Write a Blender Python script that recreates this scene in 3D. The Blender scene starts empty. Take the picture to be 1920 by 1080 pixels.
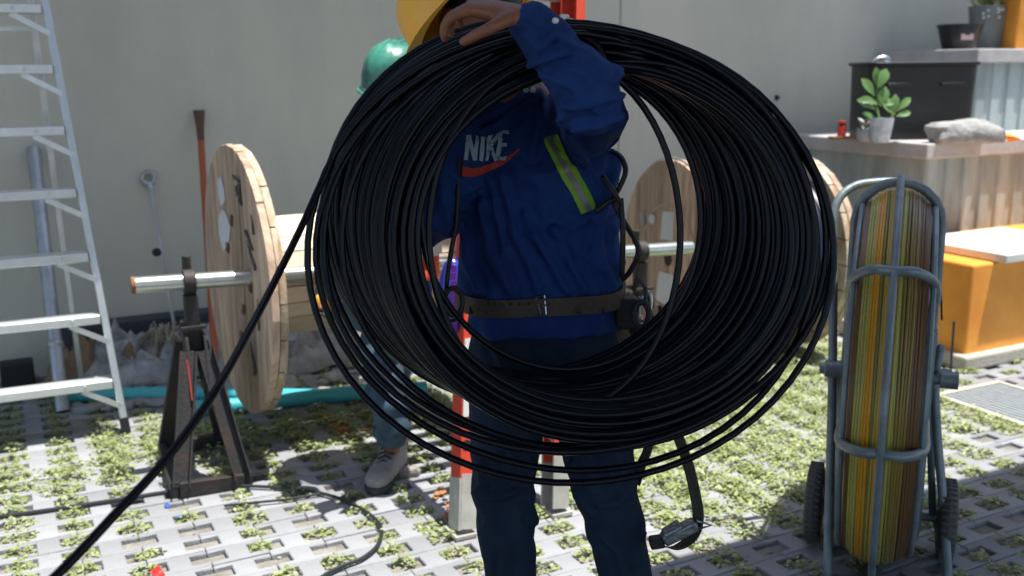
import bpy, math, random
import numpy as np
from mathutils import Vector, Matrix, noise
from mathutils.bvhtree import BVHTree
R = math.radians
random.seed(7); RNG = np.random.default_rng(7)
sc = bpy.context.scene
col = sc.collection

# ------------------------------------------------------------------ camera
F = 1867.0
cam_d = bpy.data.cameras.new('camera'); cam = bpy.data.objects.new('camera', cam_d)
col.objects.link(cam); sc.camera = cam
cam_d.sensor_width = 36; cam_d.lens = 36*F/1920; cam_d.clip_end = 500; cam_d.clip_start = 0.05
CAM = Vector((0, 0, 1.5))
CM = (Matrix.Rotation(R(90-12.24), 3, 'X') @ Matrix.Rotation(R(-0.5), 3, 'Z'))
cam.matrix_world = Matrix.Translation(CAM) @ CM.to_4x4()
cam_d.dof.use_dof = True; cam_d.dof.focus_distance = 2.0; cam_d.dof.aperture_fstop = 4.0

# ------------------------------------------------------------------ light
SUN_AZ = Vector((0.96, -0.20, 0)).normalized(); SUN_EL = R(77)
SD = Vector((SUN_AZ.x*math.cos(SUN_EL), SUN_AZ.y*math.cos(SUN_EL), math.sin(SUN_EL)))
w = bpy.data.worlds.new('World'); sc.world = w; w.use_nodes = True
nt = w.node_tree; bg = nt.nodes['Background']
sky = nt.nodes.new('ShaderNodeTexSky'); sky.sky_type = 'NISHITA'; sky.sun_disc = False
sky.sun_elevation = SUN_EL; sky.sun_rotation = math.atan2(SUN_AZ.x, SUN_AZ.y)
sky.dust_density = 1.5; sky.ozone_density = 1.5
nt.links.new(sky.outputs[0], bg.inputs[0]); bg.inputs[1].default_value = 0.13
sl = bpy.data.lights.new('sun', 'SUN'); sl.energy = 4.6; sl.angle = R(0.5); sl.color = (1, .965, .91)
so = bpy.data.objects.new('sun', sl); col.objects.link(so)
so.rotation_euler = SD.to_track_quat('Z', 'Y').to_euler()
sc.view_settings.view_transform = 'Standard'; sc.view_settings.look = 'None'
sc.view_settings.gamma = 1; sc.view_settings.exposure = 0.85
sc.render.engine = 'CYCLES'
sc.cycles.use_denoising = True
sc.cycles.max_bounces = 6; sc.cycles.caustics_reflective = False; sc.cycles.caustics_refractive = False

# ------------------------------------------------------------------ placing helpers
def P(px, py, t):
    """point seen at photo pixel (px, py) at depth t metres along the lens axis"""
    return CAM + CM @ Vector(((px-960)/F*t, (540-py)/F*t, -t))
def Z(px, py, z=0.0):
    d = CM @ Vector(((px-960)/F, (540-py)/F, -1))
    return CAM + d*((z-CAM.z)/d.z)
AZ = R(27)
EX = Vector((math.cos(AZ), math.sin(AZ), 0)); EY = Vector((-math.sin(AZ), math.cos(AZ), 0)); UP = Vector((0, 0, 1))
def V(*a): return Vector(a)

# ------------------------------------------------------------------ materials
def mat(name, base, rough=.6, metal=0., vary=.0, scale=8., col2=None, bump=0., bscale=60., spec=.5, stretch=None, detail=6., thr=None, trans=0., coat=0.):
    m = bpy.data.materials.new(name); m.use_nodes = True
    n = m.node_tree; b = n.nodes['Principled BSDF']; L = n.links.new
    b.inputs['Base Color'].default_value = (*base, 1); b.inputs['Roughness'].default_value = rough
    b.inputs['Metallic'].default_value = metal; b.inputs['Specular IOR Level'].default_value = spec
    if coat: b.inputs['Coat Weight'].default_value = coat; b.inputs['Coat Roughness'].default_value = .25
    tc = n.nodes.new('ShaderNodeTexCoord'); mp = n.nodes.new('ShaderNodeMapping')
    L(tc.outputs['Object'], mp.inputs[0])
    if stretch: mp.inputs['Scale'].default_value = stretch
    if vary or col2:
        t = n.nodes.new('ShaderNodeTexNoise'); t.inputs['Scale'].default_value = scale; t.inputs['Detail'].default_value = detail
        t.inputs['Roughness'].default_value = .65
        L(mp.outputs[0], t.inputs['Vector'])
        r = n.nodes.new('ShaderNodeValToRGB')
        lo, hi = thr if thr else (.3, .7)
        r.color_ramp.elements[0].position = lo; r.color_ramp.elements[1].position = hi
        c2 = col2 if col2 else tuple(c*(1-vary) for c in base)
        r.color_ramp.elements[0].color = (*c2, 1); r.color_ramp.elements[1].color = (*base, 1)
        L(t.outputs['Fac'], r.inputs[0]); L(r.outputs[0], b.inputs['Base Color'])
        rr = n.nodes.new('ShaderNodeMapRange'); rr.inputs[3].default_value = min(1, rough+.12); rr.inputs[4].default_value = max(.03, rough-.08)
        L(t.outputs['Fac'], rr.inputs[0]); L(rr.outputs[0], b.inputs['Roughness'])
    if bump:
        t2 = n.nodes.new('ShaderNodeTexNoise'); t2.inputs['Scale'].default_value = bscale; t2.inputs['Detail'].default_value = 5
        L(mp.outputs[0], t2.inputs['Vector'])
        bp = n.nodes.new('ShaderNodeBump'); bp.inputs['Strength'].default_value = bump; bp.inputs['Distance'].default_value = .01
        L(t2.outputs['Fac'], bp.inputs['Height']); L(bp.outputs[0], b.inputs['Normal'])
    if trans: b.inputs['Transmission Weight'].default_value = trans
    return m

def tone_by_object(m, amt=.22):
    n = m.node_tree; b = n.nodes['Principled BSDF']; src = b.inputs['Base Color'].links[0].from_socket
    oi = n.nodes.new('ShaderNodeObjectInfo'); gi = n.nodes.new('ShaderNodeNewGeometry')
    ad = n.nodes.new('ShaderNodeMath'); ad.operation = 'ADD'; n.links.new(oi.outputs['Random'], ad.inputs[0]); n.links.new(gi.outputs['Random Per Island'], ad.inputs[1])
    fr = n.nodes.new('ShaderNodeMath'); fr.operation = 'FRACT'; n.links.new(ad.outputs[0], fr.inputs[0])
    mr = n.nodes.new('ShaderNodeMapRange'); mr.inputs[3].default_value = 1-amt; mr.inputs[4].default_value = 1+amt*.3; n.links.new(fr.outputs[0], mr.inputs[0])
    mx = n.nodes.new('ShaderNodeVectorMath'); mx.operation = 'SCALE'; n.links.new(src, mx.inputs[0]); n.links.new(mr.outputs[0], mx.inputs['Scale']); n.links.new(mx.outputs[0], b.inputs['Base Color'])
def leafmat(name, cols, trans=.35):
    m = bpy.data.materials.new(name); m.use_nodes = True
    n = m.node_tree; L = n.links.new; b = n.nodes['Principled BSDF']; out = n.nodes['Material Output']
    g = n.nodes.new('ShaderNodeNewGeometry'); r = n.nodes.new('ShaderNodeValToRGB')
    els = r.color_ramp.elements
    els[0].position = 0; els[0].color = (*cols[0], 1); els[1].position = 1; els[1].color = (*cols[-1], 1)
    for i, c in enumerate(cols[1:-1], 1):
        e = els.new(i/(len(cols)-1)); e.color = (*c, 1)
    L(g.outputs['Random Per Island'], r.inputs[0]); L(r.outputs[0], b.inputs['Base Color'])
    b.inputs['Roughness'].default_value = .45
    tr = n.nodes.new('ShaderNodeBsdfTranslucent'); L(r.outputs[0], tr.inputs[0])
    mx = n.nodes.new('ShaderNodeMixShader'); mx.inputs[0].default_value = trans
    L(b.outputs[0], mx.inputs[1]); L(tr.outputs[0], mx.inputs[2]); L(mx.outputs[0], out.inputs[0])
    return m

M = dict(
 soil=mat('soil', (.31,.30,.27), .95, col2=(.15,.135,.11), scale=14, bump=.8, bscale=70),
 paver=mat('paver_concrete', (.335,.345,.36), .85, col2=(.255,.26,.27), scale=3.5, thr=(.25,.62), bump=.5, bscale=160, spec=.3),
 wall=mat('wall_render', (.61,.59,.485), .8, col2=(.47,.465,.395), scale=1.3, thr=(.28,.66), detail=9., stretch=(1,1,.45), bump=.12, bscale=90, spec=.2),
 wallgap=mat('wall_joint', (.16,.16,.16), .9),
 canopy=mat('canopy_concrete', (.33,.33,.32), .9, vary=.2, scale=2),
 dark=mat('dark_paint', (.055,.065,.085), .55, vary=.4, scale=7, bump=.15),
 planter=mat('planter_concrete', (.39,.45,.45), .85, col2=(.22,.26,.26), scale=2.2, thr=(.33,.62), bump=.35, bscale=50, stretch=(2.2,2.2,.5), spec=.25),
 cap=mat('cap_concrete', (.50,.49,.48), .85, col2=(.36,.35,.34), scale=5, bump=.3, bscale=60, spec=.25),
 orange=mat('orange_paint', (.93,.40,.055), .55, col2=(.74,.26,.03), scale=2.6, bump=.15, bscale=40),
 plinth=mat('plinth_concrete', (.50,.47,.40), .85, vary=.3, scale=7, bump=.3),
 whiteslab=mat('white_slab', (.72,.71,.67), .7, vary=.18, scale=6, bump=.1),
 alu=mat('aluminium', (.66,.69,.70), .36, metal=.75, vary=.18, scale=9, bump=.08, bscale=120),
 aluflat=mat('aluminium_rung', (.72,.75,.75), .42, metal=.55, vary=.15, scale=14, bump=.08, bscale=150),
 galv=mat('galvanised_pipe', (.52,.55,.57), .38, metal=.7, col2=(.33,.33,.33), scale=7, bump=.08),
 zinc=mat('zinc_axle', (.62,.65,.64), .28, metal=.8, col2=(.42,.46,.42), scale=9),
 rust=mat('rust', (.30,.15,.06), .85, vary=.5, scale=30, bump=.4),
 steel_dark=mat('stand_steel', (.030,.030,.031), .6, metal=.3, col2=(.055,.038,.03), scale=6, thr=(.32,.55), bump=.25, bscale=70),
 redpaint=mat('red_paint', (.42,.03,.03), .5, vary=.4, scale=30),
 ply=mat('drum_wood', (.62,.47,.34), .8, col2=(.33,.23,.165), scale=4.5, thr=(.34,.6), bump=.25, bscale=25, stretch=(1,7,.7), spec=.25),
 plyedge=mat('drum_edge', (.66,.56,.43), .85, col2=(.38,.22,.09), scale=9, thr=(.3,.6), bump=.5, bscale=60, stretch=(5,1,1), spec=.2),
 barrel=mat('barrel_board', (.82,.72,.57), .75, vary=.22, scale=5, bump=.2, stretch=(1,5,5), spec=.25),
 ink=mat('drum_ink', (.05,.05,.05), .8, col2=(.3,.24,.18), scale=40, thr=(.3,.5)),
 knot=mat('wood_knot', (.16,.07,.03), .8, vary=.5, scale=50),
 paper=mat('paper', (.62,.66,.68), .8, vary=.12, scale=30),
 navycable=mat('navy_cable', (.012,.018,.045), .35, vary=.4, scale=20),
 black=mat('cable_black', (.0022,.0034,.0075), .30, vary=.3, scale=3, spec=.22),
 blackdull=mat('black_dull', (.012,.012,.014), .55, vary=.3, scale=20),
 turq=mat('turquoise_pipe', (.07,.46,.52), .35, vary=.12, scale=6, spec=.5),
 shirt=mat('shirt_blue', (.013,.048,.195), .82, col2=(.007,.020,.085), scale=5, bump=.25, bscale=260, spec=.2),
 shirt2=mat('shirt_blue_other', (.02,.07,.28), .8, vary=.25, scale=5, bump=.2, bscale=200, spec=.2),
 jeans=mat('jeans', (.009,.015,.030), .85, col2=(.018,.033,.058), scale=4, thr=(.35,.75), bump=.3, bscale=300, spec=.15),
 jeans2=mat('jeans_faded', (.075,.12,.16), .85, col2=(.03,.055,.08), scale=6, thr=(.35,.65), bump=.3, bscale=250, spec=.15),
 skin=mat('skin', (.24,.095,.05), .5, vary=.2, scale=12, bump=.15, bscale=120),
 glove=mat('glove', (.03,.035,.045), .7, vary=.3, scale=30),
 gloveyellow=mat('glove_yellow', (.80,.38,.02), .6, vary=.2, scale=30),
 helmety=mat('helmet_yellow', (.98,.49,.045), .30, col2=(.92,.50,.10), scale=3, thr=(.3,.6), bump=.06, bscale=20, spec=.5),
 helmetg=mat('helmet_green', (.06,.27,.19), .28, col2=(.012,.075,.065), scale=11, thr=(.35,.6), bump=.2, bscale=25, spec=.6),
 leather=mat('belt_leather', (.055,.036,.026), .6, vary=.35, scale=18, bump=.3, bscale=90),
 steel=mat('buckle_steel', (.6,.6,.6), .25, metal=.9, vary=.2, scale=30),
 oldsteel=mat('ratchet_steel', (.30,.34,.36), .4, metal=.7, vary=.5, scale=45, bump=.4, bscale=60),
 hivis=mat('hi_vis_green', (.22,.42,.03), .7, vary=.15, scale=40),
 reflect=mat('reflective_grey', (.22,.22,.21), .45, metal=.3, vary=.2, scale=60),
 reflect2=mat('reflective_silver', (.55,.54,.50), .4, metal=.3, vary=.2, scale=60),
 vest=mat('vest_orange', (.80,.09,.035), .75, vary=.25, scale=12, bump=.2, bscale=80),
 print_w=mat('print_pale_blue', (.30,.41,.50), .7, col2=(.05,.10,.26), scale=75, thr=(.34,.46)),
 print_r=mat('print_red', (.36,.030,.020), .7, col2=(.16,.02,.05), scale=50, thr=(.28,.42)),
 strap=mat('strap_olive', (.060,.058,.042), .8, vary=.3, scale=60, bump=.4, bscale=200),
 boot=mat('boot_grey', (.24,.23,.22), .7, col2=(.12,.11,.10), scale=14, bump=.2, bscale=60),
 sole=mat('boot_sole', (.04,.04,.04), .7, vary=.3, scale=20),
 redladder=mat('fibreglass_red', (.62,.06,.025), .45, col2=(.50,.045,.02), scale=7, bump=.1, bscale=120),
 sticker=mat('sticker_white', (.60,.60,.58), .5, col2=(.10,.10,.10), scale=38, thr=(.24,.34)),
 shoe=mat('ladder_shoe', (.52,.51,.46), .5, metal=.3, vary=.35, scale=12),
 cage=mat('cage_paint', (.22,.275,.30), .42, metal=.25, col2=(.13,.16,.175), scale=10, thr=(.3,.6), bump=.15, bscale=90),
 rod_y=mat('rod_yellow', (.72,.36,.02), .28, vary=.2, scale=5),
 rod_g=mat('rod_green', (.46,.44,.10), .25, vary=.2, scale=5),
 rod_o=mat('rod_olive', (.28,.20,.045), .3, vary=.25, scale=5),
 rod_b=mat('rod_shade_brown', (.17,.085,.03), .4, vary=.25, scale=5),  # yellow rod as it looks in shade, put into the colour
 tyre=mat('tyre', (.10,.105,.10), .8, vary=.3, scale=14, bump=.3, bscale=60),
 rim=mat('rim', (.28,.28,.27), .5, metal=.4, vary=.3, scale=20),
 bin=mat('bin_black', (.012,.013,.015), .38, vary=.4, scale=6, bump=.1, bscale=30),
 potw=mat('cup_white', (.62,.68,.72), .5, col2=(.35,.47,.55), scale=25, thr=(.35,.6)),
 potb=mat('pot_black', (.012,.012,.013), .4, vary=.3, scale=15),
 potg=mat('pot_grey', (.24,.26,.25), .75, col2=(.17,.19,.18), scale=10, bump=.2),
 tag=mat('tag_pale', (.60,.42,.42), .6, vary=.2, scale=60),
 rock=mat('rock', (.42,.42,.40), .9, col2=(.20,.20,.19), scale=12, bump=.9, bscale=40),
 redplastic=mat('red_plastic', (.75,.06,.04), .4, vary=.1, scale=20),
 brown=mat('brown_board', (.28,.14,.07), .8, vary=.3, scale=20),
 bar=mat('orange_handle', (.40,.085,.03), .65, col2=(.36,.09,.04), scale=14, stretch=(1,1,.3)),
 barhead=mat('brown_steel', (.13,.065,.04), .7, vary=.3, scale=20),
 plastic=mat('crumpled_plastic', (.38,.39,.39), .4, col2=(.10,.10,.10), scale=9, thr=(.3,.6), bump=.3, bscale=30),
 sack=mat('cement_sack', (.36,.34,.31), .8, col2=(.14,.12,.10), scale=10, bump=.5, bscale=30),
 fibre=mat('fibre_bundle', (.52,.49,.40), .85, col2=(.28,.24,.17), scale=18, bump=.8, bscale=50),
 cardboard=mat('cardboard', (.28,.18,.11), .85, vary=.3, scale=12),
 bluebag=mat('blue_bag', (.03,.05,.42), .18, col2=(.02,.03,.25), scale=10, bump=.3, bscale=30),
 purple=mat('purple_band', (.22,.03,.36), .25, vary=.3, scale=20),
 whitecan=mat('white_can', (.70,.72,.72), .45, vary=.12, scale=6),
 grate=mat('drain_grate', (.40,.45,.47), .5, metal=.4, vary=.3, scale=20),
 groundblack=mat('ground_cable', (.02,.026,.03), .45, vary=.4, scale=20),
 paintmark=mat('orange_spray', (.42,.155,.055), .85, col2=(.24,.15,.07), scale=25, thr=(.35,.55)),
 bluebit=mat('blue_scrap', (.05,.12,.45), .5), redbit=mat('red_scrap', (.80,.03,.03), .5, vary=.3, scale=40),
 hair=mat('hair', (.01,.008,.007), .6), eye=mat('eye_white', (.7,.68,.65), .2), lip=mat('lip', (.22,.07,.05), .5),
 lettering=mat('stencil_black', (.03,.03,.03), .8),
)
for k_ in ('paver', 'ply', 'plyedge', 'barrel'): tone_by_object(M[k_], .3 if k_ != 'paver' else .2)
M['weeds'] = leafmat('weed_leaves', [(.24,.33,.10), (.38,.45,.18), (.48,.52,.26), (.29,.37,.12), (.60,.60,.36)], .4)
M['weeds_dry'] = leafmat('weed_dry', [(.30,.24,.10), (.20,.17,.06), (.36,.32,.16)], .25)
M['plantleaf'] = leafmat('plant_leaf', [(.10,.24,.05), (.20,.33,.12), (.14,.29,.08), (.33,.38,.05)], .3)

# ------------------------------------------------------------------ mesh builder
class MB:
    def __init__(s): s.v = []; s.f = []; s.m = []; s.mi = 0
    def add(s, vs, fs):
        o = len(s.v); s.v += [tuple(a) for a in vs]; s.f += [tuple(o+i for i in f) for f in fs]; s.m += [s.mi]*len(fs); return s
    def box(s, c, size, X=V(1,0,0), Y=V(0,1,0), Zv=None):
        """c = centre"""
        Zv = Zv or X.cross(Y); X, Y, Zv = X.normalized(), Y.normalized(), Zv.normalized(); c = Vector(c)
        a, b, d = [q/2 for q in size]
        vs = [c + X*a*i + Y*b*j + Zv*d*k for k in (-1,1) for j in (-1,1) for i in (-1,1)]
        return s.add(vs, [(0,2,3,1),(4,5,7,6),(0,1,5,4),(2,6,7,3),(0,4,6,2),(1,3,7,5)])
    def beam(s, a, b, wd, ht, side=None):
        a, b = Vector(a), Vector(b); d = b-a
        X = d.normalized(); side = Vector(side) if side else (UP if abs(X.z) < .9 else V(0,1,0))
        Y = (side - X*side.dot(X)).normalized()
        return s.box((a+b)/2, (d.length, wd, ht), X, Y)
    def tube(s, pts, r, n=8, closed=False, caps=True, hole=0):
        pts = [Vector(p) for p in pts]; N = len(pts)
        rr = r if isinstance(r, (list, tuple)) else [r]*N
        T = []
        for i in range(N):
            a = pts[(i-1) % N] if (closed or i > 0) else pts[i]
            b = pts[(i+1) % N] if (closed or i < N-1) else pts[i]
            T.append((b-a).normalized())
        u = T[0].orthogonal().normalized(); vs = []
        for i in range(N):
            u = (u - T[i]*u.dot(T[i])).normalized(); w_ = T[i].cross(u)
            for k in range(n):
                q = 2*math.pi*k/n
                vs.append(pts[i] + (u*math.cos(q) + w_*math.sin(q))*rr[i])
        fs = []
        for i in range(N if closed else N-1):
            j = (i+1) % N
            if closed and j == 0:   # match twist
                best = min(range(n), key=lambda k: (Vector(vs[k])-Vector(vs[i*n])).length)
            else: best = 0
            for k in range(n):
                fs.append((i*n+k, i*n+(k+1) % n, j*n+(k+1+best) % n, j*n+(k+best) % n))
        if caps and not closed:
            fs.append(tuple(range(n-1, -1, -1))); fs.append(tuple((N-1)*n+k for k in range(n)))
        return s.add(vs, fs)
    def lathe(s, prof, origin=V(0,0,0), X=V(1,0,0), Y=V(0,1,0), A=V(0,0,1), n=24, capped=True, a0=0, a1=2*math.pi):
        full = abs(a1-a0-2*math.pi) < 1e-6; m_ = n if full else n+1
        vs = [origin + X*(r*math.cos(a0+(a1-a0)*k/n)) + Y*(r*math.sin(a0+(a1-a0)*k/n)) + A*h for (r, h) in prof for k in range(m_)]
        fs = []
        for i in range(len(prof)-1):
            for k in range(n):
                k2 = (k+1) % m_
                fs.append((i*m_+k, i*m_+k2, (i+1)*m_+k2, (i+1)*m_+k))
        if capped and full:
            fs.append(tuple(range(m_-1, -1, -1))); fs.append(tuple((len(prof)-1)*m_+k for k in range(m_)))
        return s.add(vs, fs)
    def prism(s, poly, origin, X, Y, A, h):
        """poly list of (x,y) in plane X,Y extruded along A by h"""
        n = len(poly)
        vs = [origin + X*x + Y*y for x, y in poly] + [origin + X*x + Y*y + A*h for x, y in poly]
        fs = [tuple(range(n-1, -1, -1)), tuple(range(n, 2*n))] + [(i, (i+1) % n, n+(i+1) % n, n+i) for i in range(n)]
        return s.add(vs, fs)
    def loft(s, rings):
        n = len(rings[0]); vs = [p for r_ in rings for p in r_]
        fs = [(i*n+k, i*n+(k+1) % n, (i+1)*n+(k+1) % n, (i+1)*n+k) for i in range(len(rings)-1) for k in range(n)]
        fs += [tuple(range(n-1, -1, -1)), tuple((len(rings)-1)*n+k for k in range(n))]
        return s.add(vs, fs)
    def ellip(s, c, rx, ry, rz, X=V(1,0,0), Y=V(0,1,0), Zv=V(0,0,1), n=16):
        rings = []
        m_ = max(6, n//2)
        for i in range(m_+1):
            a = math.pi*(i+.02)/(m_+.04) - math.pi/2
            rings.append([Vector(c) + X*(rx*math.cos(a)*math.cos(2*math.pi*k/n)) + Y*(ry*math.cos(a)*math.sin(2*math.pi*k/n)) + Zv*(rz*math.sin(a)) for k in range(n)])
        return s.loft(rings)
    def mesh(s, name, mats, smooth=None):
        me = bpy.data.meshes.new(name); me.from_pydata(s.v, [], s.f)
        for m_ in (mats if isinstance(mats, (list, tuple)) else [mats]): me.materials.append(m_)
        me.polygons.foreach_set('material_index', s.m); me.update()
        if smooth is not None:
            me.polygons.foreach_set('use_smooth', [True]*len(s.f))
            if smooth < 180:
                me.set_sharp_from_angle(angle=R(smooth))
        return me
    def build(s, name, mats, parent=None, smooth=40, bevel=0, label=None):
        o = bpy.data.objects.new(name, s.mesh(name, mats, smooth)); col.objects.link(o)
        if parent is not None: o.parent = parent
        if bevel:
            md = o.modifiers.new('bevel', 'BEVEL'); md.width = bevel; md.segments = 2; md.limit_method = 'ANGLE'; md.angle_limit = R(40)
        if label: o['label'] = label
        return o
def tag(o, label=None, cat=None, group=None, kind=None):
    if label: o['label'] = label
    if cat: o['category'] = cat
    if group: o['group'] = group
    if kind: o['kind'] = kind
    return o
def empty(name, label=None, cat=None, loc=(0,0,0), group=None, kind=None):
    o = bpy.data.objects.new(name, None); col.objects.link(o); o.location = loc; o.empty_display_size = .1
    return tag(o, label, cat, group, kind)
def fix(root):
    """children were modelled in world space: give the root its place and keep them where they are"""
    bpy.context.view_layer.update()
    inv = Matrix.Translation(-Vector(root.location))
    for c in root.children: c.location = Vector(c.location) - Vector(root.location)
def spline(pts, n=8):
    """catmull-rom through pts"""
    pts = [Vector(p) for p in pts]; q = [pts[0]*2-pts[1]] + pts + [pts[-1]*2-pts[-2]]; out = []
    for i in range(1, len(q)-2):
        for k in range(n):
            t = k/n; a, b, c, d = q[i-1], q[i], q[i+1], q[i+2]
            out.append(.5*((2*b) + (c-a)*t + (2*a-5*b+4*c-d)*t*t + (3*b-a-3*c+d)*t**3))
    out.append(pts[-1]); return out
def ell(c, rx, ry, X, Y, n=20, sq=2.0):
    out = []
    for k in range(n):
        a = 2*math.pi*k/n; ca, sa = math.cos(a), math.sin(a)
        out.append(Vector(c) + X*(rx*math.copysign(abs(ca)**(2/sq), ca)) + Y*(ry*math.copysign(abs(sa)**(2/sq), sa)))
    return out
def limb(mb, pts, rad, n=14, sub=4):
    p = spline(pts, sub); rs = []
    for i in range(len(pts)-1):
        for k in range(sub): rs.append(rad[i]+(rad[i+1]-rad[i])*k/sub)
    rs.append(rad[-1])
    # rounded ends
    d0 = (p[0]-p[1]).normalized(); d1 = (p[-1]-p[-2]).normalized()
    p = [p[0]+d0*rs[0]*.8, p[0]+d0*rs[0]*.5] + p + [p[-1]+d1*rs[-1]*.5, p[-1]+d1*rs[-1]*.8]
    rs = [rs[0]*.4, rs[0]*.82] + rs + [rs[-1]*.82, rs[-1]*.4]
    mb.tube(p, rs, n)
def fused(mb, voxel, smooth=4, name='tmp'):
    me = mb.mesh(name, [M['skin']])
    o = bpy.data.objects.new(name, me); col.objects.link(o)
    r = o.modifiers.new('r', 'REMESH'); r.mode = 'VOXEL'; r.voxel_size = voxel; r.adaptivity = 0
    if smooth:
        q = o.modifiers.new('s', 'SMOOTH'); q.factor = .5; q.iterations = smooth
    dg = bpy.context.evaluated_depsgraph_get(); out = bpy.data.meshes.new_from_object(o.evaluated_get(dg))
    bpy.data.objects.remove(o); bpy.data.meshes.remove(me)
    return out
def displace(me, fn):
    n = len(me.vertices); co = np.empty(n*3); me.vertices.foreach_get('co', co); co = co.reshape(-1, 3)
    no = np.empty(n*3); me.vertices.foreach_get('normal', no); no = no.reshape(-1, 3)
    for i in range(n):
        co[i] += no[i]*fn(Vector(co[i]), Vector(no[i]))
    me.vertices.foreach_set('co', co.ravel()); me.update()
def meshobj(name, me, m, parent):
    me.materials.clear(); me.materials.append(m); me.name = name
    me.polygons.foreach_set('use_smooth', [True]*len(me.polygons))
    o = bpy.data.objects.new(name, me); col.objects.link(o); o.parent = parent; return o
def folds(amp, dirs, seed=0, fine=.0):
    def f(p, n):
        w_ = noise.noise_vector(p*3+V(seed, 0, 0))*.07
        q = p + w_; s_ = 0
        for (d, k, a) in dirs:
            ph = q.dot(d)*k + noise.noise(p*4+V(0, seed, 3))*3.0
            msk = max(0, noise.noise(p*3.2+V(seed, k, a*9))+.35)
            s_ += a*msk*(1-abs(math.sin(ph)))**2
        return amp*(s_ - .25) + fine*noise.noise(p*60)
    return f
def bvh_of(objs):
    dg = bpy.context.evaluated_depsgraph_get(); vs, fs = [], []
    for o in objs:
        me = o.data; k = len(vs); vs += [v.co.copy() for v in me.vertices]; fs += [tuple(k+i for i in p.vertices) for p in me.polygons]
    return BVHTree.FromPolygons(vs, fs)
def on_surface(bv, px, py, off, tdef=2.0):
    d = (CM @ Vector(((px-960)/F, (540-py)/F, -1))).normalized()
    h = bv.ray_cast(CAM, d)
    if h[0] is None: return P(px, py, tdef)
    return h[0] + h[1]*off if h[1].dot(d) < 0 else h[0] - h[1]*off
def decal(mb, bv, line, width, off=.0025, seg=4, across=2, tdef=2.0, taper=None):
    """ribbon lying on a surface; line in photo pixels"""
    pts = []
    for i in range(len(line)-1):
        for k in range(seg):
            a, b = line[i], line[i+1]; pts.append((a[0]+(b[0]-a[0])*k/seg, a[1]+(b[1]-a[1])*k/seg))
    pts.append(line[-1]); N = len(pts); vs = []
    for i, p in enumerate(pts):
        a = pts[max(0, i-1)]; b = pts[min(N-1, i+1)]
        dx, dy = b[0]-a[0], b[1]-a[1]; l = math.hypot(dx, dy); nx, ny = -dy/l, dx/l
        wd = width if not taper else taper[0]+(taper[1]-taper[0])*i/(N-1)
        for j in range(across+1):
            o_ = (j/across-.5)*wd; vs.append(on_surface(bv, p[0]+nx*o_, p[1]+ny*o_, off, tdef))
    n = across+1
    mb.add(vs, [(i*n+j, i*n+j+1, (i+1)*n+j+1, (i+1)*n+j) for i in range(N-1) for j in range(across)])

# ================================================================== SETTING
g = MB(); S = 60
g.add([(-S,-S,-.017),(S,-S,-.017),(S,S,-.017),(-S,S,-.017)], [(0,1,2,3)]); tag(g.build('ground', M['soil'], smooth=None), kind='structure')

# wall: grid-aligned, right end runs away from the lens
W0 = V(-2.38, 4.95, 0)
def wp(u, v=0, z=0): return W0 + EX*u - EY*v + UP*z        # u along the wall, v towards the yard
wall = empty('wall', 'long grey rendered wall behind the cable drums and ladders', 'wall', wp(2, 0, 0))
seam_u = None
d_ = P(1161, 200, 6)-CAM                                    # the vertical joint beside the worker
den = d_.x*EX.y - d_.y*EX.x
k_ = ((W0.x-CAM.x)*EX.y - (W0.y-CAM.y)*EX.x)/den
seam_u = (CAM + d_*k_ - W0).dot(EX)
edges = [-6, seam_u-4.2, seam_u, seam_u+4.2, 14]
for a, b in zip(edges[:-1], edges[1:]):
    m_ = MB(); m_.box(wp((a+b)/2, -.1, 1.85), (b-a-.008, .2, 3.9), EX, EY); m_.build('panel', M['wall'], wall, smooth=None, bevel=.004)
m_ = MB(); m_.box(wp(4, -.16, 1.85), (20, .1, 3.9), EX, EY); m_.build('backing', M['wallgap'], wall, smooth=None)
m_ = MB(); m_.box(wp(-1.95, .72, 3.72), (8.1, 1.50, .14), EX, EY); m_.build('eave', M['canopy'], wall, smooth=None, bevel=.01)
m_ = MB(); m_.box(wp(8.06, .42, 3.72), (11.9, .90, .14), EX, EY); m_.build('eave', M['canopy'], wall, smooth=None, bevel=.01)
p = Z(1456, 183, 1.6)
dd = P(1456, 183, 6)-CAM; den = dd.x*EX.y-dd.y*EX.x; kk = ((W0.x)*EX.y-(W0.y)*EX.x)/den; q = CAM+dd*kk
m_ = MB(); m_.lathe([(.02, 0), (.016, .012)], q-EY*.0, EX, UP, -EY, 10); m_.lathe([(.007, .012), (.006, .03)], q, EX, UP, -EY, 8)
m_.build('anchor_bolt', M['blackdull'], wall)
fix(wall)
# dark skirting box at the left foot of the wall
lg = empty('duct_ledge', 'low dark blue-grey metal trunking along the foot of the wall', 'trunking', wp(1.2, .06, 0))
m_ = MB(); m_.box(wp(1.30, .06, .13), (2.5, .12, .25), EX, EY); m_.build('trunk_body', M['dark'], lg, bevel=.006)
m_ = MB(); m_.box(wp(.95, .06, .27), (.14, .10, .03), EX, EY); m_.build('lid_clip', M['steel_dark'], lg, bevel=.004)
m_ = MB(); m_.box(wp(1.38, .06, .32), (.09, .08, .13), EX, EY); m_.build('junction_box', M['blackdull'], lg, bevel=.004)
fix(lg)

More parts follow.
